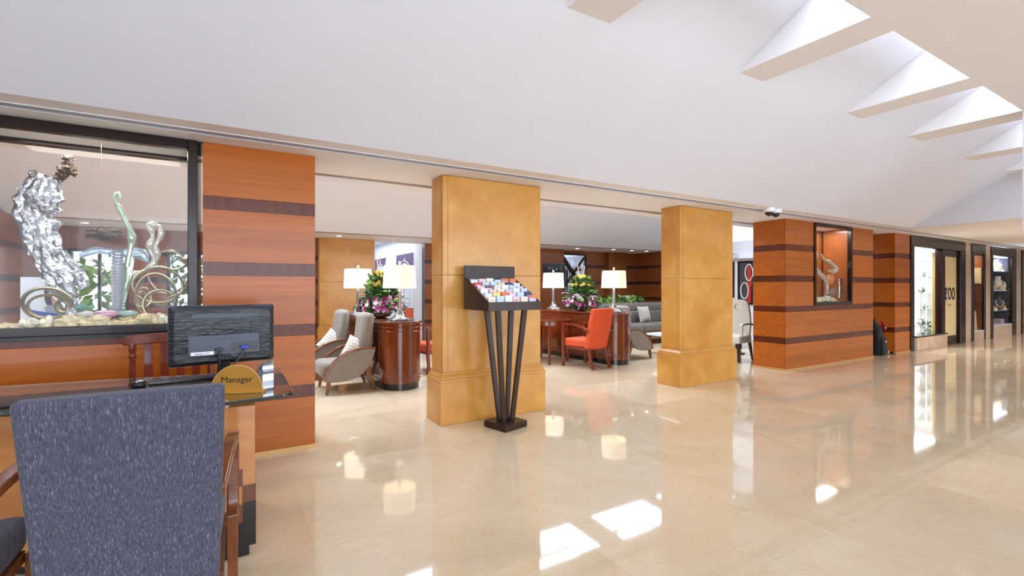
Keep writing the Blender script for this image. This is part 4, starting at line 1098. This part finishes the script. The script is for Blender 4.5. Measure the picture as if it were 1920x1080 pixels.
dup(ic, (7.72, 5.26, 0), 1.75, 'ivory chair with dark legs, its near leg beside the banded wood block')
dup(ic, (9.35, 9.45, 0), 2.9, 'ivory chair back rising behind the sofa beside the ochre column')
t = thing('side_table', 'small dark side table beside the far ivory chair', 'table', (8.55, 5.75, 0))
obj('table_top', B().lathe([(0, .50), (.22, .50), (.22, .53), (0, .53)], 28), M['mahog_flat'], t, True)
obj('stem', B().lathe([(.03, .02), (.025, .5)], 12), M['dark_brown'], t, True)
obj('foot', B().lathe([(.15, 0), (.14, .02), (.03, .03)], 20), M['dark_brown'], t, True)

# coffee table edge by the sofa
t = thing('coffee_table', 'low pale-topped coffee table peeping out right of the round-sided armchair', 'table', (7.5, 6.42, 0))
obj('table_top', B().box(-.45, .45, -.28, .28, .36, .40), M['white_plastic'], t, bevel=.006)
for x in (-.4, .4):
    for y in (-.23, .23): obj('leg', B().bar((x, y, 0), (x, y, .36), .035, .035, .05, .05), M['mahog'], t)

# ------------------------------------------------------------------ things on the lounge walls
t = thing('mirror', 'square mirror with crossed dark braces on the back wood wall', 'mirror', (8.50, LY - .03, 1.18))
obj('mirror_glass', B().box(-.42, .42, 0, .02, 0, 1.05), plain('mirror_silver', (225, 232, 245), .03, 1, var=.01), t)
for s in (-1, 1):
    obj('brace', B().hexa([(s * -.42 - .05, -.03, 1.0), (s * -.42 + .05, -.03, 1.05), (s * -.42 + .05, 0, 1.05), (s * -.42 - .05, 0, 1.0)], [(s * .42 - .05, -.03, 0.0), (s * .42 + .05, -.03, .05), (s * .42 + .05, 0, .05), (s * .42 - .05, 0, 0.0)]), M['wood_frame'], t)
for a in [(-.45, .45, 1.05, 1.09), (-.45, .45, -.04, 0), (.42, .46, 0, 1.05)]: obj('mirror_frame', B().box(a[0], a[1], -.03, .02, a[2], a[3]), M['wood_frame'], t)
t = thing('wall_sign', 'dark name board behind the right far lamp, pale letters along it', 'sign', (7.72, LY - .21, 1.35))
obj('board', B().box(-.38, .36, 0, .04, 0, .62), M['black'], t)
o = obj('lettering', text_bm('T i  o  l', .10, .004, 1.6), M['grille'], t); o.location = (-.02, -.004, .44)
def poster(y0, y1, z0, z1, label):
    t = thing('poster', label, 'poster', (3.985, (y0 + y1) / 2, z0), 0, 'purple posters on the gallery wall')
    hy, hz = (y1 - y0) / 2, z1 - z0
    obj('board', B().box(0, .012, -hy, hy, 0, hz), plain('poster_white', (244, 246, 252), .4, var=.01), t)
    obj('purple_field', B().box(-.003, 0, -hy, hy, hz * .66, hz), plain('poster_purple', (104, 76, 118), .5), t)
    arc_ = [(hy * .72 * math.cos(a), hz * .58 + hy * .5 * math.sin(a)) for a in [PI * k / 20 for k in range(21)]] 
    obj('arch_print', B().prism([(-hy * .72, 0.02)] + [(x, z) for x, z in arc_[::-1]] + [(hy * .72, .02)], -.006, -.003, 'x'), plain('poster_pale', (232, 238, 250), .4, var=.03), t)
    obj('arch_line', B().tube([(-.006, hy * .8 * math.cos(a), hz * .58 + hy * .58 * math.sin(a)) for a in [PI * k / 20 for k in range(21)]], .012, 5), M['white_plastic'], t)
    obj('column_print', B().box(-.009, -.006, -.03, .03, .05, hz * .6), plain('poster_grey', (150, 156, 176), .5), t)
    obj('emblem', B().ball((-.004, 0, hz * .9), .05, 10, .6, sx=.1), M['white_plastic'], t)
poster(11.7, 13.15, .75, 2.2, 'larger purple and white arch poster on the pale gallery wall')
poster(14.2, 15.5, .9, 2.2, 'smaller purple poster deeper in on the pale gallery wall')
# white art panels with ring motifs on the right wall
for k, (y0, y1) in enumerate([(6.95, 7.35), (7.45, 8.2)]):
    t = thing('art_panel', ['abstract art panel with red and white rings behind the ivory chair', 'narrow white framed art panel beside the ochre column'][k], 'artwork', (10.985, (y0 + y1) / 2, .92), 0, 'framed art on the white wall')
    hy = (y1 - y0) / 2
    for a in [(-hy, -hy + .04, 0, 1.0), (hy - .04, hy, 0, 1.0), (-hy, hy, 1.0, 1.04), (-hy, hy, -.04, 0)]: obj('picture_frame', B().box(-.02, .012, a[0], a[1], a[2], a[3]), M['black'], t)
    obj('canvas', B().box(-.004, .01, -hy + .04, hy - .04, 0, 1.0), M['white_plastic'] if k else plain('art_dark', (70, 62, 58), .6), t)
    if k == 0:
        for (cy, cz, r, mm) in [(-.1, .75, .2, 'white_plastic'), (.02, .3, .2, 'white_plastic'), (-.12, .5, .1, 'fabric_orange')]:
            obj('ring', B().tube([(-.012, cy + r * math.cos(a) * .5, cz + r * math.sin(a)) for a in [2 * PI * q / 24 for q in range(24)]], .014, 6, True), M[mm], t, True)
        obj('red_block', B().box(-.008, -.004, -hy + .04, -hy + .14, .0, .9), plain('art_red', (190, 40, 34), .5), t)
t = thing('arc_lamp', 'thin arching metal lamp high against the white wall by the block', 'lamp', (10.85, 7.5, 2.07))
obj('arm', B().tube(curve([(0, .35, 0), (0, .36, .12), (0, .2, .24), (0, 0, .22), (0, -.14, .08)], 8), .009, 8), M['silver'], t, True)
obj('lamp_head', B().lathe([(.012, .08), (.05, .05), (.06, .02), (.05, .02)], 16, M=Matrix.Translation((0, -.15, 0))), M['silver'], t, True)
obj('foot', B().lathe([(.06, 0), (.05, .012)], 16, 0, .35), M['silver'], t, True)

# ------------------------------------------------------------------ backpack
bp = thing('backpack', 'black backpack with red straps leaning between the two banded wood blocks', 'backpack', (10.74, 4.27, 0), .1)
def lump(w0, w1, d0, d1, h, lean, n=16, m=8, back=0):
    vs = []; fs = []
    for j in range(m + 1):
        s = j / m; z = h * s; e = math.sin(min(1, max(.001, (s if s < .5 else 1 - s) * 5)) * PI / 2) ** .5
        if s < .5: e = .82 + .18 * e
        wv, dv = (w0 + (w1 - w0) * s) * e, (d0 + (d1 - d0) * s) * e
        for k in range(n):
            a = 2 * PI * k / n; c, q = math.cos(a), math.sin(a)
            x = abs(c) ** .6 * (1 if c > 0 else -1) * wv; y = abs(q) ** .6 * (1 if q > 0 else -1) * dv + back
            nn = noise.noise(Vector((x * 7, y * 7, z * 7))) * .012
            vs.append((x + lean * s * s + nn, y + nn, z))
    for j in range(m):
        for k in range(n): fs.append((j * n + k, j * n + (k + 1) % n, (j + 1) * n + (k + 1) % n, (j + 1) * n + k))
    fs += [tuple(range(n - 1, -1, -1)), tuple(range(m * n, (m + 1) * n))]
    return B().add(vs, fs)
BK = woven('black_nylon', (14, 14, 17), (26, 26, 30), (26, 26, 30), (30, 30, 30), False, .1)
obj('main_body', lump(.27, .13, .13, .08, .69, -.24), BK, bp, True, sub=1)
obj('front_pocket', lump(.19, .14, .06, .03, .38, -.03, back=-.10), BK, bp, True, sub=1)
RED = plain('red_webbing', (176, 26, 40), .7)
obj('shoulder_strap', B().tube(curve([(-.2, -.10, .62), (-.12, -.14, .60), (-.04, -.13, .50), (.06, -.1, .42)], 6), .02, 6, flat=.4), RED, bp, True)
obj('shoulder_strap', B().tube(curve([(-.22, -.08, .66), (-.13, -.11, .66), (-.03, -.1, .60), (.05, -.06, .52)], 6), .02, 6, flat=.4), RED, bp, True)
obj('haul_loop', B().tube(curve([(-.2, 0, .64), (-.2, 0, .70), (-.12, 0, .71), (-.1, 0, .64)], 5), .009, 6), BK, bp, True)
obj('strap_tail', B().tube(curve([(.2, -.08, .08), (.25, -.12, .02), (.3, -.17, .008), (.36, -.2, .008)], 5), .009, 6, flat=.6), BK, bp, True)
obj('buckle', B().box(.215, .25, -.13, -.11, .02, .07), M['white_plastic'], bp, bevel=.004)
obj('badge', B().box(-.06, -.02, -.162, -.152, .25, .28), M['white_plastic'], bp)
obj('badge', B().box(-.03, .03, -.14, -.13, .51, .54), M['white_plastic'], bp)

# ------------------------------------------------------------------ glass garden in the left vitrine
YV = 4.36
ZB = WB - .005
def P(x, y, Y=YV): return at(x, y, Y)
def sheet(path, widths, th, seed, bumps, Y=YV, holes=0.0, nu=12, per=5):
    """irregular blown-glass sheet that follows a path; closed, with a thick wavy body"""
    C_ = curve([P(x, y, Y) for x, y in path], per)
    W_ = curve([(wd, 0, 0) for wd in widths], per)
    m = len(C_); F_ = []; Bk = []
    for i, c in enumerate(C_):
        t_ = (C_[min(i + 1, m - 1)] - C_[max(i - 1, 0)]).normalized(); nn = Vector((-t_.z, 0, t_.x))
        for j in range(nu + 1):
            u = j / nu * 2 - 1
            e = noise.noise(Vector((i * .37, u * 1.3, seed))) * .35
            p = c + nn * (W_[i].x * .5 * u * (1 + e * abs(u)))
            h = th * (1 - u * u * .9) ; q = noise.noise(Vector((p.x * 26, seed, p.z * 26))) * bumps + noise.noise(Vector((p.x * 60, seed + 5, p.z * 60))) * bumps * .5
            F_.append(p + Vector((0, -h - abs(q), 0))); Bk.append(p + Vector((0, h + q * .5 + .004, 0)))
    n = nu + 1; N = m * n; fs = []
    for i in range(m - 1):
        for j in range(nu):
            a = i * n + j; fs += [(a, a + 1, a + n + 1, a + n), (N + a, N + a + n, N + a + n + 1, N + a + 1)]
        for j in (0, nu):
            a = i * n + j; fs.append((a, a + n, N + a + n, N + a) if j == 0 else (a, N + a, N + a + n, a + n))
    for j in range(nu):
        fs.append((j, N + j, N + j + 1, j + 1)); a = (m - 1) * n + j; fs.append((a, a + 1, N + a + 1, N + a))
    return B().add(F_ + Bk, fs)
t = thing('glass_sculpture', 'tall rippled clear crystal wave rising at the left of the big vitrine', 'sculpture', (0, 0, 0))
obj('crystal_sheet', sheet([(90, 330), (76, 370), (70, 410), (82, 460), (100, 500), (120, 545), (134, 585)], [.15, .24, .22, .17, .16, .13, .09], .012, 2, .03, nu=18, per=8), M['crystal'], t, True)
obj('crystal_branch', sheet([(118, 470), (135, 500), (150, 520), (158, 540)], [.04, .08, .09, .05], .01, 7, .02), M['crystal'], t, True)
obj('crystal_hook', B().tube(curve([P(78, 340), P(62, 334), P(56, 324), P(66, 320), P(70, 326)], 6), [.014 - .0003 * k for k in range(25)], 8), M['crystal'], t, True)
b_ = B(); rs = random.Random(5)
for (x, y, r) in [(110, 330, .028), (118, 320, .03), (126, 310, .03), (134, 318, .028), (128, 298, .026), (138, 325, .02), (120, 296, .016), (104, 334, .018), (134, 296, .016), (122, 330, .02)]:
    b_.ball(P(x, y), r, 12, 1, .9, rs.random() * 9)
obj('brown_crown', b_, plain('brown_coral', (92, 78, 66), .5, .2, bmp=.6, scale=60), t, True)
obj('foot', B().tube([P(134, 578), P(140, 604)], [.05, .07], 10), M['crystal'], t, True)
t = thing('glass_tendril', 'thin pale green glass tendril with a curled tip', 'sculpture')
pts = curve([P(226, 372), P(222, 362), P(215, 366), P(216, 378), P(226, 394), P(234, 412), P(243, 430), P(247, 450), P(244, 470), P(238, 500)], 6)
obj('stem', B().tube(pts, [.008 + .016 * max(0, math.sin(i * .35)) ** 2 * (i / len(pts)) + .012 * i / len(pts) for i in range(len(pts))], 10), M['green_glass'], t, True)
t = thing('glass_antlers', 'forked bone-white glass antlers at the right of the big vitrine', 'sculpture')
for path in ([(276, 422), (284, 432), (286, 448), (280, 466), (290, 490), (270, 508), (248, 514)], [(300, 422), (302, 440), (292, 462), (296, 480), (290, 492)], [(276, 422), (288, 421), (300, 424)]):
    c = curve([P(x, y) for x, y in path], 6); obj('horn', B().tube(c, [.013 + .012 * math.sin(i * .31) ** 2 for i in range(len(c))], 10), M['bone_glass'], t, True)
t = thing('glass_manta', 'broad pale blue glass fin between the tendril and the antlers', 'sculpture')
obj('fin', sheet([(150, 480), (180, 470), (225, 474), (262, 476), (278, 490)], [.03, .05, .05, .08, .03], .008, 12, .012), crystal('pale_blue_glass', (190, 206, 220), .08, .2, .7, .3), t, True)
obj('tail', sheet([(246, 480), (240, 520), (232, 560), (226, 590)], [.05, .045, .03, .02], .008, 14, .01), M['green_glass'], t, True)
t = thing('glass_column', 'ribbed clear glass column standing in the middle of the big vitrine', 'sculpture')
pb, pt = P(222, 602), P(214, 470)
prof = []; N_ = 44
for k in range(N_ + 1): prof.append(((.030 if k % 2 else .042) * (.8 + .25 * math.sin(k / N_ * PI)), pb.z - .0 + (pt.z - pb.z) * k / N_))
prof[0] = (.03, ZB)
obj('ribbed_shaft', B().lathe(prof, 18, pb.x, YV - .02), crystal('frosted_glass', (226, 230, 240), .15, .1, .7), t, True)
t = thing('glass_blooms', 'cluster of sea green glass blooms on the sand beside the ribbed column', 'sculpture', (0, 0, 0))
pa, pc = P(150, 595, YV + .06), P(205, 500, YV + .06)
b_ = B()
for k in range(26): b_.ball((pa.x - .03 + rs.random() * (pc.x - pa.x + .12), YV - .01 + rs.random() * .05, ZB + .03 + rs.random() * .10), .022, 8, .7, .8, k)
obj('blooms', b_, plain('sea_green_blooms', (128, 176, 160), .2, var=.3, scale=40), t, True)
obj('bloom_stem', B().tube([((pa.x + pc.x) / 2 + .03, YV, ZB), ((pa.x + pc.x) / 2 + .03, YV + .01, ZB + .08)], .02, 8), M['green_glass'], t)
STRAPS = [('spiral_ring', 'flat metal strap spiral in front of the white poster', [(88, 570, 46, 30), (92, 575, 38, 22), (122, 575, 17, 14), (122, 575, 11, 9), (122, 576, 6, 5)], .012),
          ('spiral_ring', 'tangle of looping metal straps at the right of the big vitrine', [(292, 555, 38, 42), (296, 535, 46, 32), (300, 570, 30, 26), (264, 560, 10, 14), (268, 558, 16, 18), (315, 510, 40, 40), (300, 560, 18, 12)], .010)]
for k, (nm, lab, els, r) in enumerate(STRAPS):
    t = thing(nm, lab, 'sculpture')
    for q, (cx_, cy_, a_, b2) in enumerate(els):
        yy = 4.31 + .012 * q
        pts = [P(cx_ + a_ * math.cos(a), min(600, cy_ + b2 * math.sin(a)), yy) + Vector((0, .03 * math.sin(a + q), 0)) for a in [2 * PI * i / 36 for i in range(36)]]
        obj('strap', B().tube(pts, r * (.9 if q else 1), 6, True, flat=.35), M['olive_metal'], t, True)
c = curve([P(255, 520, 4.30), P(290, 500, 4.29), P(330, 505, 4.28), P(352, 495, 4.28), P(360, 510, 4.28), P(345, 545, 4.29), P(310, 560, 4.3)], 6)
t = thing('metal_swan_neck', 'curved metal strap like a swan neck at the right jamb', 'sculpture')
obj('neck', B().tube(c, .016, 8, flat=.5), M['olive_metal'], t, True); obj('head', B().ball(P(352, 487, 4.28), .04, 12, .7, .3), M['olive_metal'], t, True)
t = thing('twig_nest', 'bundle of fine dark twigs hanging in the big vitrine', 'sculpture')
b_ = B()
for k in range(110):
    p = P(rs.uniform(158, 205), rs.uniform(430, 450), YV + rs.uniform(-.04, .04)); d = Vector((rs.uniform(.04, .12), rs.uniform(-.02, .02), rs.uniform(-.03, .03)))
    b_.tube([p, p + d * .6 + Vector((0, 0, .008)), p + d], .003, 4)
obj('twigs', b_, plain('twig', (72, 50, 38), .5), t, kind='stuff')
obj('wire', B().tube([P(190, 440), (P(190, 440).x, YV, WT + .03)], .0007, 4), M['trim_brown'], t)
for k, (x, y, a, s, c, lab) in enumerate([(200, 583, .4, .075, (216, 160, 186), 'pink glass fish lying on the sand of the vitrine'), (160, 580, .1, .06, (206, 200, 196), 'grey glass fish lying on the sand of the vitrine'), (240, 575, -.2, .06, (170, 196, 190), 'sea green glass fish on the sand near the strap tangle')]):
    p = P(x, y, 4.27); t = thing('glass_fish', lab, 'sculpture', (p.x, p.y, ZB + .075), 0, 'glass fish on the sand')
    m_ = crystal('fish_glass', c, .1, .1, .3)
    obj('body', B().ball((0, 0, 0), s, 14, .38, .15, k, 1, .4), m_, t, True)
    obj('tail', B().prism([(-s * .8, 0), (-s * 1.5, s * .4), (-s * 1.3, 0), (-s * 1.5, -s * .4)], -.006, .006, 'y'), m_, t)
    obj('support', B().tube([(0, 0, -.073), (0, 0, 0)], .006, 6), M['glass_green'], t)
b_ = B()
for k in range(420):
    x = rs.uniform(WL + .02, WR - .02); y = rs.uniform(F0 + .07, F0 + .36); r = rs.uniform(.01, .028) * (1.4 if x > -1.0 else .8)
    b_.ball((x, y, ZB + r * .4), r, 6, .7, .6, k)
for k in range(16): b_.ball((rs.uniform(-1.0, -.45), rs.uniform(F0 + .1, F0 + .3), ZB + .03), rs.uniform(.04, .07), 10, .6, .6, k)
o = obj('shell_sand', b_, M['sand'], None, kind='stuff'); o['label'] = 'bed of sand, shells and coral stones along the vitrine floor'; o['category'] = 'sand'
for k, (x, y, lab) in enumerate([(70, 597, 'white coral lump at the foot of the strap spiral'), (300, 594, 'white coral lump under the strap tangle')]):
    b_ = B(); p = P(x, y, 4.24)
    for q in range(14): b_.ball((p.x + rs.uniform(-.07, .07), 4.24 + rs.uniform(-.03, .03), ZB + .02 + rs.uniform(0, .03)), .022, 8, 1, .8, q)
    tag(obj('coral_lump', b_, plain('white_coral', (236, 228, 206), .8), None, True), lab, 'coral', 'white coral lumps')
# poster leaning at the back of the vitrine
p0, p1 = P(38, 600, 4.50), P(126, 520, 4.50)
t = thing('poster', 'white leaning poster with a blue swoosh and a dark-haired portrait', 'poster', (p0.x, 4.50, ZB))
W_, H_ = p1.x - p0.x, p1.z - ZB
obj('board', B().box(0, W_, 0, .012, 0, H_), plain('poster_paper', (232, 234, 240), .4, var=.02), t)
obj('hair_print', B().prism([(W_ * (.72 + .22 * math.cos(a)), H_ * (.62 + .30 * math.sin(a) + (.06 if math.sin(a) > 0 else 0))) for a in [2 * PI * k / 20 for k in range(20)]], -.002, 0, 'y'), plain('print_hair', (70, 52, 50), .5), t)
obj('face_print', B().prism([(W_ * (.78 + .12 * math.cos(a)), H_ * (.56 + .22 * math.sin(a))) for a in [2 * PI * k / 20 for k in range(20)]], -.004, -.002, 'y'), plain('print_skin', (206, 160, 140), .5, var=.1), t)
obj('shirt_print', B().prism([(W_ * .5, H_ * .36), (W_ * .62, H_ * .42), (W_ * .8, H_ * .36), (W_ * .98, H_ * .42), (W_ * .98, H_ * .25), (W_ * .55, H_ * .25)], -.003, 0, 'y'), plain('print_grey', (150, 158, 172), .5), t)
obj('blue_swoosh', B().prism([(.0 + .01, H_ * .40), (W_ * .3, H_ * .30), (W_ * .7, H_ * .24), (W_ - .005, H_ * .26), (W_ - .005, H_ * .2), (W_ * .6, H_ * .17), (W_ * .3, H_ * .22), (.01, H_ * .33)], -.005, 0, 'y'), plain('print_blue', (60, 84, 170), .5), t)

# ------------------------------------------------------------------ glass garden in the middle block
Y2 = F0 + .15; Z2 = W2B - .005
def Q(x, y): return at(x, y, Y2)
t = thing('glass_ribbon', 'two white twisting glass ribbons in the block vitrine', 'sculpture')
WHT = M['bone_glass']
def ribbon(path, ws_, seed):
    C_ = curve([Q(x, y) for x, y in path], 6); W_ = curve([(a, 0, 0) for a in ws_], 6); b_ = B()
    b_.tube(C_, [max(.004, q.x) for q in W_], 8, flat=.4); return b_
obj('ribbon', ribbon([(1540, 477), (1545, 486), (1552, 490), (1560, 496), (1565, 504), (1560, 512), (1553, 506)], [.015, .03, .06, .05, .06, .05, .02], 1), WHT, t, True)
obj('ribbon', ribbon([(1530, 502), (1536, 512), (1544, 520), (1549, 528), (1550, 540), (1549, 552)], [.02, .05, .06, .03, .025, .03], 2), WHT, t, True)
obj('ribbon', ribbon([(1529, 468), (1530, 478), (1528, 490)], [.02, .05, .015], 3), WHT, t, True)
t = thing('glass_fan', 'frilled clear glass fan at the right of the block vitrine', 'sculpture')
for k in range(8):
    y = 520 + k * 4; obj('frond', ribbon([(1574, y + 2), (1578 + (k % 3), y), (1582 + 3 * math.sin(k * .4), y - 3)], [.012, .02, .01], k), M['crystal'], t, True)
obj('stalk', ribbon([(1573, 522), (1575, 540), (1574, 558)], [.02, .03, .03], 4), M['crystal'], t, True)
t = thing('glass_bloom', 'amber glass bloom with a brown rock at its foot in the block vitrine', 'sculpture')
obj('amber_bloom', B().ball(Q(1558, 524), (.08), 16, 1.1, .5, 3, 1, .5), plain('amber_glass', (206, 128, 80), .1, 0, .5), t, True)
obj('rock', B().ball(Q(1560, 548), .12, 16, .7, .5, 8, 1, .6), plain('brown_rock', (120, 92, 72), .6, bmp=.5), t, True)
b_ = B()
for k in range(150): b_.ball((rs.uniform(W2L + .02, W2R - .3), rs.uniform(F0 + .08, F0 + .3), Z2 + .02 + rs.uniform(0, .03)), rs.uniform(.015, .04), 6, .8, .6, k)
o = obj('pebble_bed', b_, M['sand'], None, kind='stuff'); o['label'] = 'bed of pale pebbles and shells on the block vitrine floor'; o['category'] = 'pebbles'
for k, (x, y) in enumerate([(1533, 541), (1543, 545), (1538, 552), (1548, 556)]):
    p = Q(x, y); tag(obj('pale_stone', B().ball((p.x, Y2 - .04, Z2 + .045 + .02 * (k % 2)), .055, 12, .7, .6, k + 20), M['bone_glass'], None, True), '%s pale rounded stone from the left in the block vitrine' % words[k], 'stone', 'pale stones in the block vitrine')
